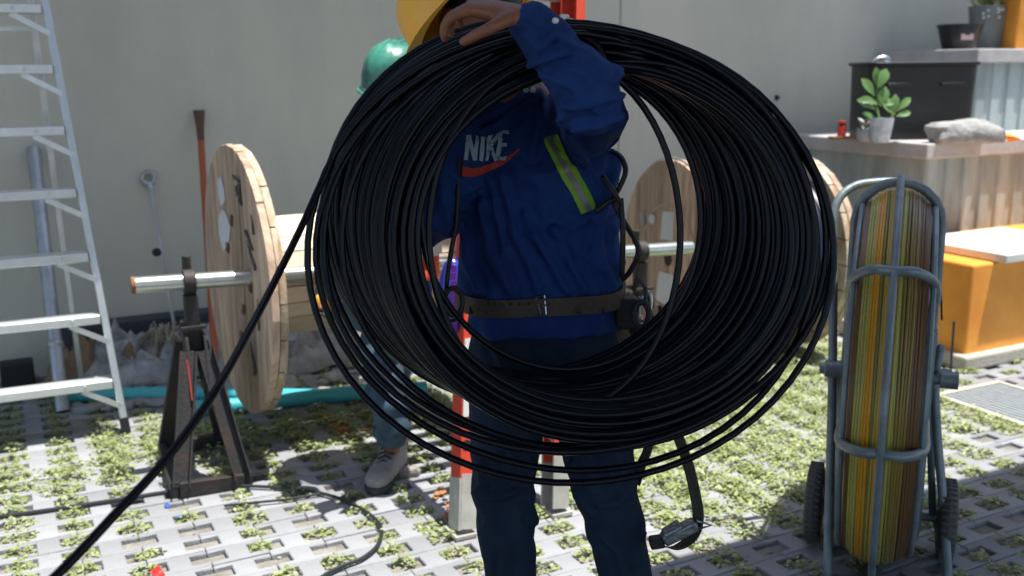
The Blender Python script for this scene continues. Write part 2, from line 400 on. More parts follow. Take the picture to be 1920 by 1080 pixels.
# canopy above and behind the camera: casts the straight shade edge across the yard
A1 = Z(1228, 1062); A1.z = 0
edge = A1 + V(SD.x, SD.y, 0)*(3.2/SD.z)
cn = empty('canopy', 'flat concrete canopy over the near side of the yard', 'canopy', edge-EY*2)
m_ = MB(); c = edge - EY*2.3 + EX*1.0; m_.box((c.x, c.y, 3.27), (12, 4.6, .14), EX, EY); m_.build('roof', M['canopy'], cn, smooth=None, bevel=.01)
for u in (-4.6, 6.6):
    for v in (.4, 4.2):
        c = edge - EY*v + EX*u; m_ = MB(); m_.box((c.x, c.y, 1.6), (.25, .25, 3.2), EX, EY); m_.build('column', M['canopy'], cn, smooth=None, bevel=.01)
fix(cn)

# ------------------------------------------------------------------ grass pavers (one block = an I between four planting holes)
PU, PV, HU, HV, TH = .18, .112, .055, .033, .0165           # pitch and half hole
drain_c = Z(1765, 742)
DL, DW = .62, .40                                          # along -EY, along EX
def in_drain(p):
    r_ = p-drain_c; return -.06 < r_.dot(EX) < DW+.1 and -.06 < -r_.dot(EY) < DL+.1
def paver_poly(e=.0015):
    a, b = PU/2-e, PV/2-e; c = PU/2-HU; d = PV/2-(PV/2-HV)    # c: half neck, d: half hole height
    return [(-a,-b),(a,-b),(a,-d),(c,-d),(c,d),(a,d),(a,b),(-a,b),(-a,d),(-c,d),(-c,-d),(-a,-d)]
def add_paver(m_, o, X, Y, tilt=0):
    poly = paver_poly(); bev = .003; n = 12
    m_.add([o+X*x+Y*y-UP*TH for x, y in poly] + [o+X*x+Y*y-UP*bev for x, y in poly] +
           [o+X*(x-math.copysign(bev, x))+Y*(y-math.copysign(bev, y) if abs(y) > HV+.001 else y+ (0 if abs(x) < PU/2-HU+.001 else math.copysign(bev, y))) for x, y in poly],
           [(i, (i+1) % n, n+(i+1) % n, n+i) for i in range(n)] + [(n+i, n+(i+1) % n, 2*n+(i+1) % n, 2*n+i) for i in range(n)] +
           [(24,25,26,35), (26,27,34,35), (27,28,33,34), (28,29,32,33), (29,30,31,32)])
pave = empty('pavement', kind='structure')
G0 = Z(1000, 1000); G0.z = 0
cells = []
for i in range(-34, 36):
    for j in range(-26, 36):
        o = G0 + EX*(i*PU) + EY*(j*PV)
        v_ = -(o-W0).dot(EY)
        if v_ < .06 or v_ > 4.6 or in_drain(o): continue
        c = CM.transposed() @ (o-CAM); t = -c.z
        vis = t > .5 and 0 <= 960+F*c.x/t <= 1920 and 0 <= 540-F*c.y/t <= 1100
        cells.append((o, vis, t))
near = sorted([c for c in cells if c[1]], key=lambda c: c[2])[:297]
nearset = set(id(c) for c in near)
mbp = MB(); add_paver(mbp, V(0,0,0), V(1,0,0), V(0,1,0)); pm = [mbp.mesh('paver', M['paver'])]
rest = MB()
for c in cells:
    o = c[0] + V(0, 0, random.uniform(-.003, .0015)); a = AZ + random.gauss(0, .008)
    if id(c) in nearset:
        ob = bpy.data.objects.new('paver', pm[0]); col.objects.link(ob); ob.parent = pave; ob.location = o
        ob.rotation_euler = (random.gauss(0, .008), random.gauss(0, .008), a)
    else:
        add_paver(rest, o, V(math.cos(a), math.sin(a), 0), V(-math.sin(a), math.cos(a), 0))
r_ = rest.build('paver_field', M['paver'], pave, smooth=None); r_['kind'] = 'stuff'

# ------------------------------------------------------------------ weeds in the holes and carpets
def carpet(p):
    """0..1 how densely the weeds cover this spot"""
    def blob(cx, cy, rx, ry, th=AZ):
        dx, dy = p.x-cx, p.y-cy; u = dx*math.cos(th)+dy*math.sin(th); v = -dx*math.sin(th)+dy*math.cos(th)
        return math.exp(-((u/rx)**2+(v/ry)**2))
    a = Z(330, 830); b = Z(600, 800); c = Z(1400, 780); d = Z(1330, 900); e = Z(90, 900); f = Z(1480, 680); h = Z(760, 780); k = Z(1700,760); l=Z(1560,900); m=Z(700,860)
    s_ = 1.0*blob(a.x, a.y, .38, .28)+.9*blob(b.x, b.y, .45, .22)+1.3*blob(c.x, c.y, .8, .68)+.9*blob(d.x, d.y, .5, .4)+.55*blob(e.x, e.y, .35, .3)
    s_ += .9*blob(f.x, f.y, .6, .35)+.7*blob(h.x, h.y, .3, .2)+.8*blob(k.x, k.y, .4, .45)+.5*blob(l.x, l.y, .4, .4)+.5*blob(m.x,m.y,.3,.2)
    n_ = noise.noise(p*5)*.45
    return s_ + n_*(.4+.6*min(1, s_))
tufts = []   # x, y, radius, count, height
for i in range(-34, 36):
    for j in range(-26, 36):
        o = G0 + EX*((i+.5)*PU) + EY*((j)*PV); v_ = -(o-W0).dot(EY)
        if v_ < .35 or v_ > 3.8 or in_drain(o): continue
        cc = CM.transposed() @ (o-CAM); t = -cc.z
        if t < 1.5 or not (-300 < 960+F*cc.x/t < 2220): continue
        q = carpet(o)
        pn = noise.noise(o*2.3+V(9,9,0))
        if o.x > 1.2: pn -= .25
        pr = .86 + pn*.8 + q*.6
        if random.random() < pr:
            k = random.uniform(.6, 1.15)
            tufts.append((o.x+random.gauss(0,.01), o.y+random.gauss(0,.01), (.054+.028*min(q,1.2))*k, int((78+70*max(0,min(1,q)))*k), .032+.022*max(0,min(1,q))))
for _ in range(8000):
    o = V(random.uniform(-3, 3), random.uniform(2.7, 6.2), 0); v_ = -(o-W0).dot(EY)
    if v_ < .3 or in_drain(o): continue
    q = carpet(o)
    if random.random() < (q-.42)*1.5: tufts.append((o.x, o.y, random.uniform(.025,.055), random.randint(12, 30), .03))
def leaf_cloud(tufts, smin, smax, z0=-.015):
    X = []; 
    for (x, y, r, n, h) in tufts:
        a = RNG.uniform(0, 2*math.pi, n); q = r*np.sqrt(RNG.uniform(0, 1, n))*1.08
        st = np.stack([x+q*np.cos(a)*1.15, y+q*np.sin(a)*.85, z0+RNG.uniform(.2, 1, n)*h*(1.25-(q/r)**2*.8), a, RNG.uniform(smin, smax, n)], 1); X.append(st)
    D = np.concatenate(X); n = len(D)
    th = RNG.uniform(0, 2*math.pi, n); el = RNG.normal(.15, .32, n)
    d = np.stack([np.cos(th)*np.cos(el), np.sin(th)*np.cos(el), np.sin(el)], 1)
    s_ = np.stack([-np.sin(th), np.cos(th), RNG.normal(0, .25, n)], 1); L_ = D[:, 4:5]; c = D[:, :3]
    up = np.cross(d, s_)
    v = np.stack([c-d*L_*.5, c+s_*L_*.34+up*L_*.06, c+d*L_*.5, c-s_*L_*.34+up*L_*.06], 1).reshape(-1, 3)
    f = np.arange(n*4).reshape(-1, 4)
    me = bpy.data.meshes.new('weeds'); me.vertices.add(n*4); me.vertices.foreach_set('co', v.ravel())
    me.loops.add(n*4); me.loops.foreach_set('vertex_index', f.ravel()); me.polygons.add(n)
    me.polygons.foreach_set('loop_start', np.arange(n)*4); me.update(calc_edges=True); return me, n
me, n = leaf_cloud(tufts, .010, .025); me.materials.append(M['weeds'])
o = bpy.data.objects.new('weeds', me); col.objects.link(o); tag(o, 'small round-leaved green weeds filling the holes of the paving', 'weeds', kind='stuff')
print('weed leaves', n)
dry = [(V(t_[0], t_[1], 0)) for t_ in tufts if random.random() < .16]
me, n = leaf_cloud([(p.x, p.y, .05, 16, .02) for p in dry], .006, .016); me.materials.append(M['weeds_dry'])
o = bpy.data.objects.new('dead_leaves', me); col.objects.link(o); tag(o, 'dry brown and yellow leaf litter between the green weeds', 'leaf litter', kind='stuff')
# pebbles in holes
pb = MB()
for _ in range(900):
    o = V(random.uniform(-3, 3), random.uniform(2.7, 6), 0)
    if -(o-W0).dot(EY) < .1 or in_drain(o): continue
    s_ = random.uniform(.004, .012); z = -.014
    pb.ellip((o.x, o.y, z), s_*1.3, s_, s_*.7, n=6)
tag(pb.build('gravel', M['rock']), 'loose grey gravel lying in the bare paving holes', 'gravel', kind='stuff')

# ------------------------------------------------------------------ drain
dr = empty('drain_grate', 'grey barred drain grate set in the paving by the orange block', 'drain grate', drain_c)
m_ = MB(); c = drain_c
for (u0, u1, v0, v1) in ((-.03, DW+.03, -.03, 0), (-.03, DW+.03, DL, DL+.03), (-.03, 0, 0, DL), (DW, DW+.03, 0, DL)):
    q = c + EX*((u0+u1)/2) - EY*((v0+v1)/2); m_.box((q.x, q.y, -.012), (u1-u0, v1-v0, .034), EX, EY)
m_.build('frame', M['plinth'], dr, bevel=.002)
bars = 13
for i in range(bars):
    q = c + EX*((i+.5)*DW/bars) - EY*(DL/2); m_ = MB(); m_.box((q.x, q.y, -.008), (DW/bars*.66, DL-.004, .016), EX, EY); m_.build('bar', M['grate'], dr)
fix(dr)

# ------------------------------------------------------------------ planters on the right
def planter(name, label, K, L, D, H, cap_h, over, capmat, bodymat, ribs=True, cat='planter'):
    K = V(K.x, K.y, 0); e = empty(name, label, cat, K)
    # fluted body: front (along EX) and left side (along EY)
    def face(a, d, length, nrm):
        prof = []; u = 0
        while u < length-.001:
            st = min(.155, length-u)
            prof += [(u, 0), (u+st*.08, .014), (u+st*.60, .014), (u+st*.67, 0)]; u += st
        prof.append((length, 0)); return [(a + d*x + nrm*y) for x, y in prof]
    if ribs:
        a = K; outline = face(K, EX, L, -EY) + [K+EX*L+EY*D, K+EY*D]
        back = [K+EY*D, K]
        outline = face(K, EX, L, -EY) + [K+EX*L+EY*D] + back[:-1]
        n = len(outline); m_ = MB()
        m_.add([p for p in outline]+[p+UP*H for p in outline], [(i, (i+1) % n, n+(i+1) % n, n+i) for i in range(n)])
        m_.build('fluted_body', bodymat, e, smooth=None)
    else:
        m_ = MB(); q = K+EX*L/2+EY*D/2; m_.box((q.x, q.y, H/2), (L, D, H), EX, EY); m_.build('body', bodymat, e, smooth=None, bevel=.012)
    if cap_h:
        m_ = MB(); q = K+EX*L/2+EY*D/2; m_.box((q.x, q.y, H+cap_h/2+.001), (L+2*over, D+2*over, cap_h), EX, EY); m_.build('cap', capmat, e, smooth=None, bevel=.008)
    return e
Kmid = P(1735, 303, 5.8); e = planter('planter', 'lower fluted concrete planter with a pale capping slab, carrying the black bin', Kmid, 2.6, 1.06, .985, .09, .05, M['cap'], M['planter']); fix(e)
Ktop = P(1830, 117, 6.6); e = planter('planter', 'taller fluted concrete planter behind, its capping carrying two plant pots', Ktop, 2.6, .75, Ktop.z-.005, .092, .05, M['cap'], M['planter']); fix(e)
Kor = Z(1807, 690)
e = planter('orange_block', 'orange painted concrete seat block on a pale plinth', Kor, 1.8, .78, .535, 0, 0, None, M['orange'], ribs=False, cat='block')
m_ = MB(); q = V(Kor.x, Kor.y, 0)+EX*.9+EY*.39; m_.box((q.x, q.y, .035), (1.9, .88, .075), EX, EY); m_.build('plinth', M['plinth'], e, smooth=None, bevel=.012)
fix(e)
c = P(1880, 480, 5.45); ax = V(math.cos(R(8)), math.sin(R(8)), 0); ay = V(-ax.y, ax.x, 0)
slab = MB(); slab.box((c.x, c.y, .56), (.78, .62, .045), EX, EY); tag(slab.build('slab', M['whiteslab'], smooth=None, bevel=.006), 'thick white board lying flat on top of the orange block', 'board')
# stake in front of orange block
m_ = MB(); a = Z(1782, 702); m_.tube([a, P(1789, 602, 4.95)], .006, 6); tag(m_.build('stake', M['steel_dark']), 'thin rusty rod standing before the orange block', 'rod')

CZ = Kmid.z*0+.985+.091     # top of lower capping
# black bin
def rbox(mb, c, sx0, sy0, sx1, sy1, h, X, Y, n=24, sq=9):
    mb.loft([ell(c, sx0, sy0, X, Y, n, sq), ell(c+UP*h, sx1, sy1, X, Y, n, sq)])
bx = empty('storage_bin', 'big black plastic bin standing on the lower planter capping', 'bin')
c = V(*P(1702, 262, 6.22)); c.z = CZ; bx.location = c
BX = V(math.cos(R(3)), math.sin(R(3)), 0); BY = V(-BX.y, BX.x, 0)
m_ = MB(); rbox(m_, c, .325, .17, .335, .18, .44, BX, BY, 40); m_.build('tub', M['bin'], bx, bevel=.004)
m_ = MB(); rbox(m_, c+UP*.44, .348, .195, .352, .198, .022, BX, BY, 40); m_.build('lid', M['bin'], bx, bevel=.004)
for k in (-.33, .0): 
    m_ = MB(); m_.box(c+BX*(k+.17)-BY*.181+UP*.33, (.15, .02, .022), BX, BY); m_.build('rib', M['bin'], bx, bevel=.003)
fix(bx)
# D-handle on the lid
cp = c+UP*.463
hd = MB(); hp = P(1648, 117, cp.y/1.0*.995+.1)
ring = []
for k in range(16):
    a = 2*math.pi*k/16; ring.append(P(1650+17*math.cos(a)-7*math.sin(a)*0, 117-9*math.sin(a)-5*math.cos(a), 6.3))
hd.tube(ring, .009, 8, closed=True); hd.tube([P(1660, 112, 6.29), P(1664, 132, 6.28)], .012, 8)
tag(hd.build('steel_hook', M['steel']), 'silver D-shaped steel handle lying on the black bin lid', 'handle')
# cup plant
def leafblade(m_, base, dirv, length, width, nrm, curl=.2, n=5):
    dirv = dirv.normalized(); s_ = dirv.cross(nrm).normalized(); u = s_.cross(dirv).normalized(); vs = []
    for i in range(n+1):
        t = i/n; wd = width*math.sin(math.pi*min(1, (t*.85+.06))**1.3)*.5 if i < n else .001
        c_ = base + dirv*length*t - u*curl*length*t*t
        vs += [c_+s_*wd+u*wd*.25, c_, c_-s_*wd+u*wd*.25]
    m_.add(vs, [(i*3+j, i*3+j+1, i*3+3+j+1, i*3+3+j) for i in range(n) for j in (0, 1)])
cup = empty('potted_plant', 'broad-leaved seedling in a white cup before the black bin', 'plant')
c = V(*P(1650, 271, 5.88)); c.z = CZ; cup.location = c
m_ = MB(); m_.lathe([(.05, 0), (.07, .14), (.066, .14), (.062, .12), (.001, .12)], c, n=20, capped=False); m_.build('cup', M['potw'], cup)
m_ = MB(); m_.tube([c+UP*.1, P(1643, 200, 5.88), P(1646, 145, 5.88)], .006, 6); m_.tube([c+UP*.1, P(1668, 225, 5.88), P(1682, 205, 5.88)], .005, 6); m_.build('stem', M['plantleaf'], cup)
FR = -(CM @ V(0,0,-1)); RI = CM @ V(1,0,0)
for (px, py, dx, dy, ln, wd) in ((1645,165,-.15,1,.12,.06),(1648,165,.35,1,.12,.065),(1640,180,-.7,.9,.13,.06),(1646,195,-.9,.35,.11,.055),(1650,200,.25,1,.12,.065),
     (1640,205,-1,.6,.12,.055),(1652,195,.9,.25,.08,.05),(1644,225,-.9,.45,.10,.04),(1646,150,-.1,1,.06,.045),(1675,212,.1,1,.11,.05),(1682,208,.8,.9,.11,.045),(1675,215,-.6,.7,.10,.045),(1680,218,1,.35,.09,.04),(1655,190,1,-.1,.06,.04)):
    m_ = MB(); leafblade(m_, P(px, py, 5.87+random.uniform(-.03,.03)), RI*dx+UP*dy+FR*random.uniform(-.1,.35), ln, wd, FR+V(0,0,.3), .25); m_.build('leaf', M['plantleaf'], cup, smooth=180)
fix(cup)
# small pale succulent beside it
sx = MB(); c = V(*P(1622, 268, 5.95)); c.z = CZ
sx.lathe([(.045, 0), (.055, .05), (.05, .07), (.001, .07)], c, n=14, capped=False)
for k in range(22):
    a = random.uniform(0, 6.28); leafblade(sx, c+V(math.cos(a)*.015, math.sin(a)*.015, .05+k*.003), V(math.cos(a), math.sin(a), .7), .06, .03, UP, .1, 3)
tag(sx.build('small_plant', mat('pale_leaf', (.42,.45,.46), .6, vary=.3, scale=20), smooth=180), 'pale grey rosette plant left of the white cup', 'plant')
# rock slab
def rockmesh(name, c, rx, ry, rz, X=V(1,0,0), seed=1, m=None, amp=.16, label=None, cat=None, group=None, n=28, flat=True):
    m_ = MB(); Y = UP.cross(X); m_.ellip(V(0,0,0), rx, ry, rz, X, Y, UP, n)
    out = []
    for p in m_.v:
        p = Vector(p); q = V(p.dot(X)/rx, p.dot(Y)/ry, p.z/rz)
        b = 1/max(.001, (abs(q.x)**4+abs(q.y)**4+abs(q.z)**4)**.25)*q.length
        d = 1+amp*(noise.noise(q*1.1+V(seed,0,0))*1.6+noise.noise(q*3+V(0,seed,0))*.6)
        p = p*(.55+.45*b)*d
        if flat: p.z = max(p.z, -rz*.62)
        out.append(tuple(p+Vector(c)))
    m_.v = out; o = m_.build(name, m or M['rock'], smooth=35)
    return tag(o, label, cat, group)
c = V(*P(1808, 268, 5.82)); c.z = CZ+.05
rockmesh('rock', c, .22, .10, .085, V(1,.15,0).normalized(), 3, label='long flat grey rock on the lower planter capping', cat='rock')
# red bottle on brown board
c = V(*P(1586, 268, 6.15)); c.z = CZ+.01
m_ = MB(); m_.box(c, (.19, .09, .018), V(1,-.1,0)); tag(m_.build('board', M['brown'], bevel=.003), 'small brown wooden offcut under the red bottle', 'wood')
rb = empty('red_bottle', 'tiny red bottle with black band standing on the brown offcut', 'bottle', c); q = c+V(-.03, 0, .01)
m_ = MB(); m_.lathe([(.026, 0), (.026, .06), (.02, .065)], q, n=14); m_.build('body', M['redplastic'], rb)
m_ = MB(); m_.lathe([(.021, .066), (.021, .078)], q, n=14); m_.build('neck', M['blackdull'], rb)
m_ = MB(); m_.lathe([(.027, .079), (.027, .092)], q, n=14); m_.build('cap', M['redplastic'], rb); fix(rb)
# orange wedge
c = V(*P(1892, 275, 5.9)); c.z = CZ+.02
m_ = MB(); m_.loft([ell(c+V(-.045,0,.012), .012, .02, V(0,0,1), V(0,1,0), 10), ell(c, .026, .035, V(0,0,1), V(0,1,0), 10), ell(c+V(.05,0,-.008), .008, .03, V(0,0,1), V(0,1,0), 10)])
tag(m_.build('orange_clip', M['orange']), 'small orange plastic wedge at the right end of the grey rock', 'wedge')
# pots on the upper capping
CT = Ktop.z-.005+.093
bp = empty('plant_pot', 'squat black plastic pot with pale tag on the upper capping', 'pot'); c = V(*P(1797, 88, 6.95)); c.z = CT; bp.location = c
m_ = MB(); m_.lathe([(.105, 0), (.145, .155), (.152, .155), (.152, .172), (.142, .172), (.135, .15), (.001, .15)], c, n=28, capped=False); m_.build('pot', M['potb'], bp)
q = c - V(0, .127, 0); m_ = MB(); m_.box(q+UP*.085, (.085, .004, .04)); m_.build('tag', M['tag'], bp); fix(bp)
gp = empty('plant_pot', 'tall grey cylindrical pot with a green shrub beside the squat black pot', 'plant'); c = V(*P(1850, 88, 7.25)); c.z = CT; gp.location = c
m_ = MB(); m_.lathe([(.11, 0), (.145, .31), (.135, .31), (.125, .28), (.001, .28)], c, n=28, capped=False); m_.build('pot', M['potg'], gp)
m_ = MB()
for k in range(240):
    a = random.uniform(0, 6.28); el = random.uniform(.1, 1.4); r0 = random.uniform(0, .13)
    leafblade(m_, c+UP*(.29+random.uniform(0,.12))+V(math.cos(a), math.sin(a), 0)*r0, V(math.cos(a)*math.cos(el), math.sin(a)*math.cos(el), math.sin(el)), random.uniform(.03,.08), .02, V(.1,.1,1), .3, 3)
m_.build('foliage', M['weeds'], gp, smooth=180)
for k in range(9):
    a = -1.9+random.uniform(-.9, .9); m_ = MB(); m_.ellip(c+V(math.cos(a)*.141, math.sin(a)*.141, .29-random.uniform(0,.07)), .012, .012, .01, n=8); m_.build('pale_flower', M['whitecan'], gp)
fix(gp)
c = V(*P(1953, 88, 7.1)); c.z = CT
m_ = MB(); m_.box(c+UP*.22, (.52, .3, .44), V(1,0,0), V(0,1,0)); tag(m_.build('orange_crate', M['orange'], bevel=.012), 'orange upright box at the right end of the upper capping', 'box')

# ================================================================== OBJECTS: left side
# ---- aluminium step ladder
lad = empty('step_ladder', 'silver aluminium step ladder cropped at the left edge', 'ladder', Z(235, 810))
F0 = Z(237, 812); T0 = P(83, 0, F0.length*0 + 4.12)
d = (T0-F0)/(T0.z-F0.z)
Rt = F0 + d*2.35
AZL = R(25); LX = V(-math.cos(AZL), -math.sin(AZL), 0)
Wb, Wt = .62, .40
Lb = F0+LX*Wb; Lt = Rt+LX*Wt
def rail_at(z, left=False):
    a, b = (Lb, Lt) if left else (F0, Rt); return a+(b-a)*(z/2.35)
sideL = LX
for a, b in ((F0, Rt), (Lb, Lt)):
    m_ = MB(); m_.beam(a, b, .030, .062, side=LX); m_.build('rail', M['alu'], lad, bevel=.003)
ys = [18, 130, 244, 360, 479, 594, 714]
def rail_z(py):
    lo, hi = 0., 2.3
    for _ in range(30):
        z = (lo+hi)/2; p = rail_at(z); c = CM.transposed() @ (p-CAM); y = 540-F*c.y/(-c.z)
        if y > py: lo = z
        else: hi = z
    return lo
zs = [rail_z(y) for y in ys]; print('rungs', [round(z, 2) for z in zs])
for z in zs + [zs[0]+.27]:
    a, b = rail_at(z)+LX*.018, rail_at(z, True)-LX*.018
    m_ = MB(); m_.beam(a, b, .036, .095, side=UP); rg = m_.build('rung', M['aluflat'], lad, bevel=.003)
    m_ = MB()
    for k in (.11, (a-b).length-.11): m_.ellip(a+(b-a).normalized()*k+(-EY)*.049+UP*.004, .007, .004, .007, n=8)
    m_.build('rivet', M['alu'], rg)
    nb = -EY*.047
    for s_ in (0, 1):
        q0 = (a if s_ == 0 else b); dr_ = (b-a).normalized()*(1 if s_ == 0 else -1)
        m_ = MB(); lowr = rail_at(max(.05, z-.10), s_ == 1); m_.beam(q0+dr_*.12-UP*.018-EY*.040, lowr-EY*.030, .022, .006, side=EY.cross((q0+dr_*.12-lowr).normalized())); m_.build('brace', M['alu'], lad)
RF = Z(156, 738); RTp = Rt+EY*.06+LX*.02
RF2 = RF+LX*.55; RT2 = Lt+EY*.06
for a, b in ((RF, RTp), (RF2, RT2)): m_ = MB(); m_.beam(a, b, .026, .034, side=LX); m_.build('rear_leg', M['alu'], lad, bevel=.003)
for z in (.35, 1.1, 1.7):
    a = RF+(RTp-RF)*z/2.35; b = RF2+(RT2-RF2)*z/2.35; m_ = MB(); m_.beam(a, b, .02, .012, side=UP)
m_.build('rear_bar', M['alu'], lad)
m_ = MB(); m_.beam((Rt+RTp)/2+UP*.01-LX*.03, (Lt+RT2)/2+UP*.01+LX*.03, .03, .16, side=UP); m_.build('top_cap', M['alu'], lad, bevel=.004)
for q in (F0, Lb): m_ = MB(); m_.beam(q-UP*0, q+d*.07, .036, .068, side=LX); m_.build('foot', M['blackdull'], lad)
fix(lad)

def on_wall(px, py, off=.02):
    dd = P(px, py, 5)-CAM; den = dd.x*EX.y-dd.y*EX.x; kk = (W0.x*EX.y-W0.y*EX.x)/den; return CAM+dd*kk-EY*off
# ---- galvanised pole
m_ = MB(); a = Z(118, 772); b = on_wall(62, 278, .03); m_.tube([a, b], .031, 16); m_.tube([a+(b-a)*.23, a+(b-a)*.235, a+(b-a)*.25, a+(b-a)*.255], [.031,.036,.036,.031], 16)
tag(m_.build('steel_pole', M['galv']), 'thick galvanised pole leaning on the wall behind the step ladder', 'pole')
# ---- anchor rod with eye
ar = empty('anchor_rod', 'thin grey anchor rod with a ring head leaning on the wall', 'rod', wp(1.2))
a, b = Z(340, 690), on_wall(282, 352, .02); m_ = MB(); m_.tube([a, b], .0085, 8); m_.build('shaft', M['galv'], ar)
m_ = MB(); c = on_wall(277, 333, .02); m_.tube([c+EX*(.030*math.cos(q*math.pi/8))+UP*(.030*math.sin(q*math.pi/8)) for q in range(16)], .010, 8, closed=True)
m_.tube([c-UP*.03, b], [.014, .018], 8); m_.build('ring', M['galv'], ar)
m_ = MB(); m_.ellip(P(294, 473, 4.93), .024, .02, .022, n=12); m_.build('knob', M['blackdull'], ar); fix(ar)
# ---- orange digging bar
db = empty('digging_bar', 'orange handled digging bar with flattened brown tip leaning on the wall', 'digging bar', wp(1.6))
a, b = Z(408, 742), on_wall(371, 206, .03); dirb = (b-a).normalized(); m_ = MB(); m_.tube([a, a+(b-a)*.88], .017, 12); m_.build('shaft', M['bar'], db)
m_ = MB(); q = a+(b-a)*.88; s1 = EX; n1 = EY
m_.loft([ell(q, .017, .016, s1, n1, 12), ell(q+(b-q)*.5, .021, .011, s1, n1, 12), ell(b, .031, .008, s1, n1, 12)]); m_.build('blade', M['barhead'], db); fix(db)

# ---- cable drum builder
def drum(label, C, ax, Rd, Wd, Rb, flange_t=.075, kind=1, cable=False):
    """C = centre of the near flange's outer face; ax = axis direction into the drum"""
    ax = ax.normalized(); sd = UP.cross(ax).normalized(); e = empty('cable_drum', label, 'cable drum', V(C.x, C.y, 0), group='wooden cable drums')
    for fi, off in ((0, 0.), (1, Wd-flange_t)):
        O = C + ax*off
        # planks of the outer layer: vertical boards clipped to the disc
        nb = 8; bw = 2*Rd/nb; out = 0 if fi == 0 else 1
        lay0 = .0 if fi == 0 else flange_t/2+.001
        fl = empty('flange', None, None); fl.parent = e
        for i in range(nb):
            x0, x1 = -Rd+i*bw+.003, -Rd+(i+1)*bw-.003; m_ = MB(); top = []; K = 6
            for k in range(K+1):
                x = x0+(x1-x0)*k/K; h_ = math.sqrt(max(0, Rd*Rd-x*x)); h_ *= 1-random.uniform(0, .012)
                top.append((x, h_))
            poly = [(x, -y) for x, y in top] + top[::-1]
            m_.prism(poly, O+ax*(lay0+random.uniform(0, .003)), sd, UP, ax, flange_t/2-.003)
            m_.build('plank', M['ply'], fl, smooth=None, bevel=.002)
        for i in range(nb):   # inner layer, boards crosswise
            x0, x1 = -Rd+i*bw+.003, -Rd+(i+1)*bw-.003; m_ = MB(); top = []; K = 6; r2 = Rd*.992
            for k in range(K+1):
                x = max(-r2, min(r2, x0+(x1-x0)*k/K)); top.append((math.sqrt(max(0, r2*r2-x*x)), x))
            poly = [(-y, x) for y, x in top] + [(y, x) for y, x in top[::-1]]
            m_.prism(poly, O+ax*((flange_t/2+.001) if fi == 0 else .001), sd, UP, ax, flange_t/2-.003)
            m_.build('cross_plank', M['plyedge'], fl, smooth=None)
    nb = 22
    for i in range(nb):
        a0 = 2*math.pi*(i+.03)/nb; a1 = 2*math.pi*(i+.97)/nb; m_ = MB()
        poly = [(Rb*math.cos(a0), Rb*math.sin(a0)), (Rb*math.cos(a1), Rb*math.sin(a1)), ((Rb-.025)*math.cos(a1), (Rb-.025)*math.sin(a1)), ((Rb-.025)*math.cos(a0), (Rb-.025)*math.sin(a0))]
        m_.prism(poly, C+ax*flange_t, sd, UP, ax, Wd-2*flange_t); m_.build('stave', M['barrel'], e, smooth=None, bevel=.003)
    if cable:
        m_ = MB(); n = 22; L_ = Wd-2*flange_t
        for i in range(n):
            c_ = C+ax*(flange_t+.012+(i+.5)*(L_-.024)/n); rr = cable + .008*math.sin(i*2.1)
            m_.tube([c_+sd*(rr*math.cos(q*math.pi/20))+UP*(rr*math.sin(q*math.pi/20)) for q in range(40)], .0175, 6, closed=True)
        m_.build('wound_cable', M['navycable'], e)
    return e, sd
AD = V(math.cos(R(27)), math.sin(R(27)), 0)
AD = V(math.cos(R(24)), math.sin(R(24)), 0); C1 = P(441, 525, 4.02)
AD = V(math.cos(R(28.5)), math.sin(R(28.5)), 0)
dr1, sd1 = drum('empty wooden cable drum with weathered flange mounted on the left jack stand', C1, AD, .545, 1.0, .245, flange_t=.062)
# ink marks, knots, bolts, paper scraps on the outer face
def on_face(C, sd, ax, pts_uv, h=.004, m=None, nm='mark', par=None, lbl=None):
    m_ = MB()
    m_.prism(pts_uv, C, sd, UP, ax, -h); return m_.build(nm, m, par, smooth=None, label=lbl)
def px_face(C, n, px, py):
    dd = P(px, py, 4)-CAM; k = (C-CAM).dot(n)/dd.dot(n); return CAM+dd*k
def quad_on(C, n, sd, pxs, m, nm, par, h=.004, lbl=None):
    uv = []
    for (px, py) in pxs: q = px_face(C, n, px, py)-C; uv.append((q.dot(sd), q.z))
    return on_face(C-n*.0015, sd, n, uv, h, m, nm, par, lbl)
for q in ([(437,327),(450,338),(450,343),(438,334)], [(446,345),(449,380),(453,386),(450,345)], [(442,348),(444,368),(447,368),(445,348)], [(447,375),(455,385),(452,372)],
          [(462,430),(476,470),(473,470),(459,432)], [(463,450),(482,505),(478,508)], [(472,402),(478,440),(475,440)], [(484,560),(488,620),(485,620)], [(470,640),(482,700),(478,705)]):
    quad_on(C1, AD, sd1, q, M['ink'], 'stencil_mark', dr1, .003)
for q in ([(433,402),(437,405),(437,425),(433,420)], [(425,452),(430,458),(430,475),(426,468)], [(468,520),(473,528),(473,550),(468,545)], [(456,570),(460,575),(459,590),(455,588)], [(452,620),(456,625),(455,645),(451,640)]):
    quad_on(C1, AD, sd1, q, M['knot'], 'knot', dr1, .003)
for q in ([(409,338),(415,330),(421,355),(423,378),(415,388),(411,365)], [(410,412),(418,392),(424,398),(433,425),(431,450),(421,472),(412,440)]):
    quad_on(C1, AD, sd1, q, M['paper'], 'torn_paper', dr1, .002)
m_ = MB(); m_.tube([C1+AD*.01+sd1*(.05*math.cos(q*math.pi/10))+UP*(.05*math.sin(q*math.pi/10)) for q in range(20)], .008, 6, closed=True); m_.build('hub_ring', M['steel_dark'], dr1)
fix(dr1)
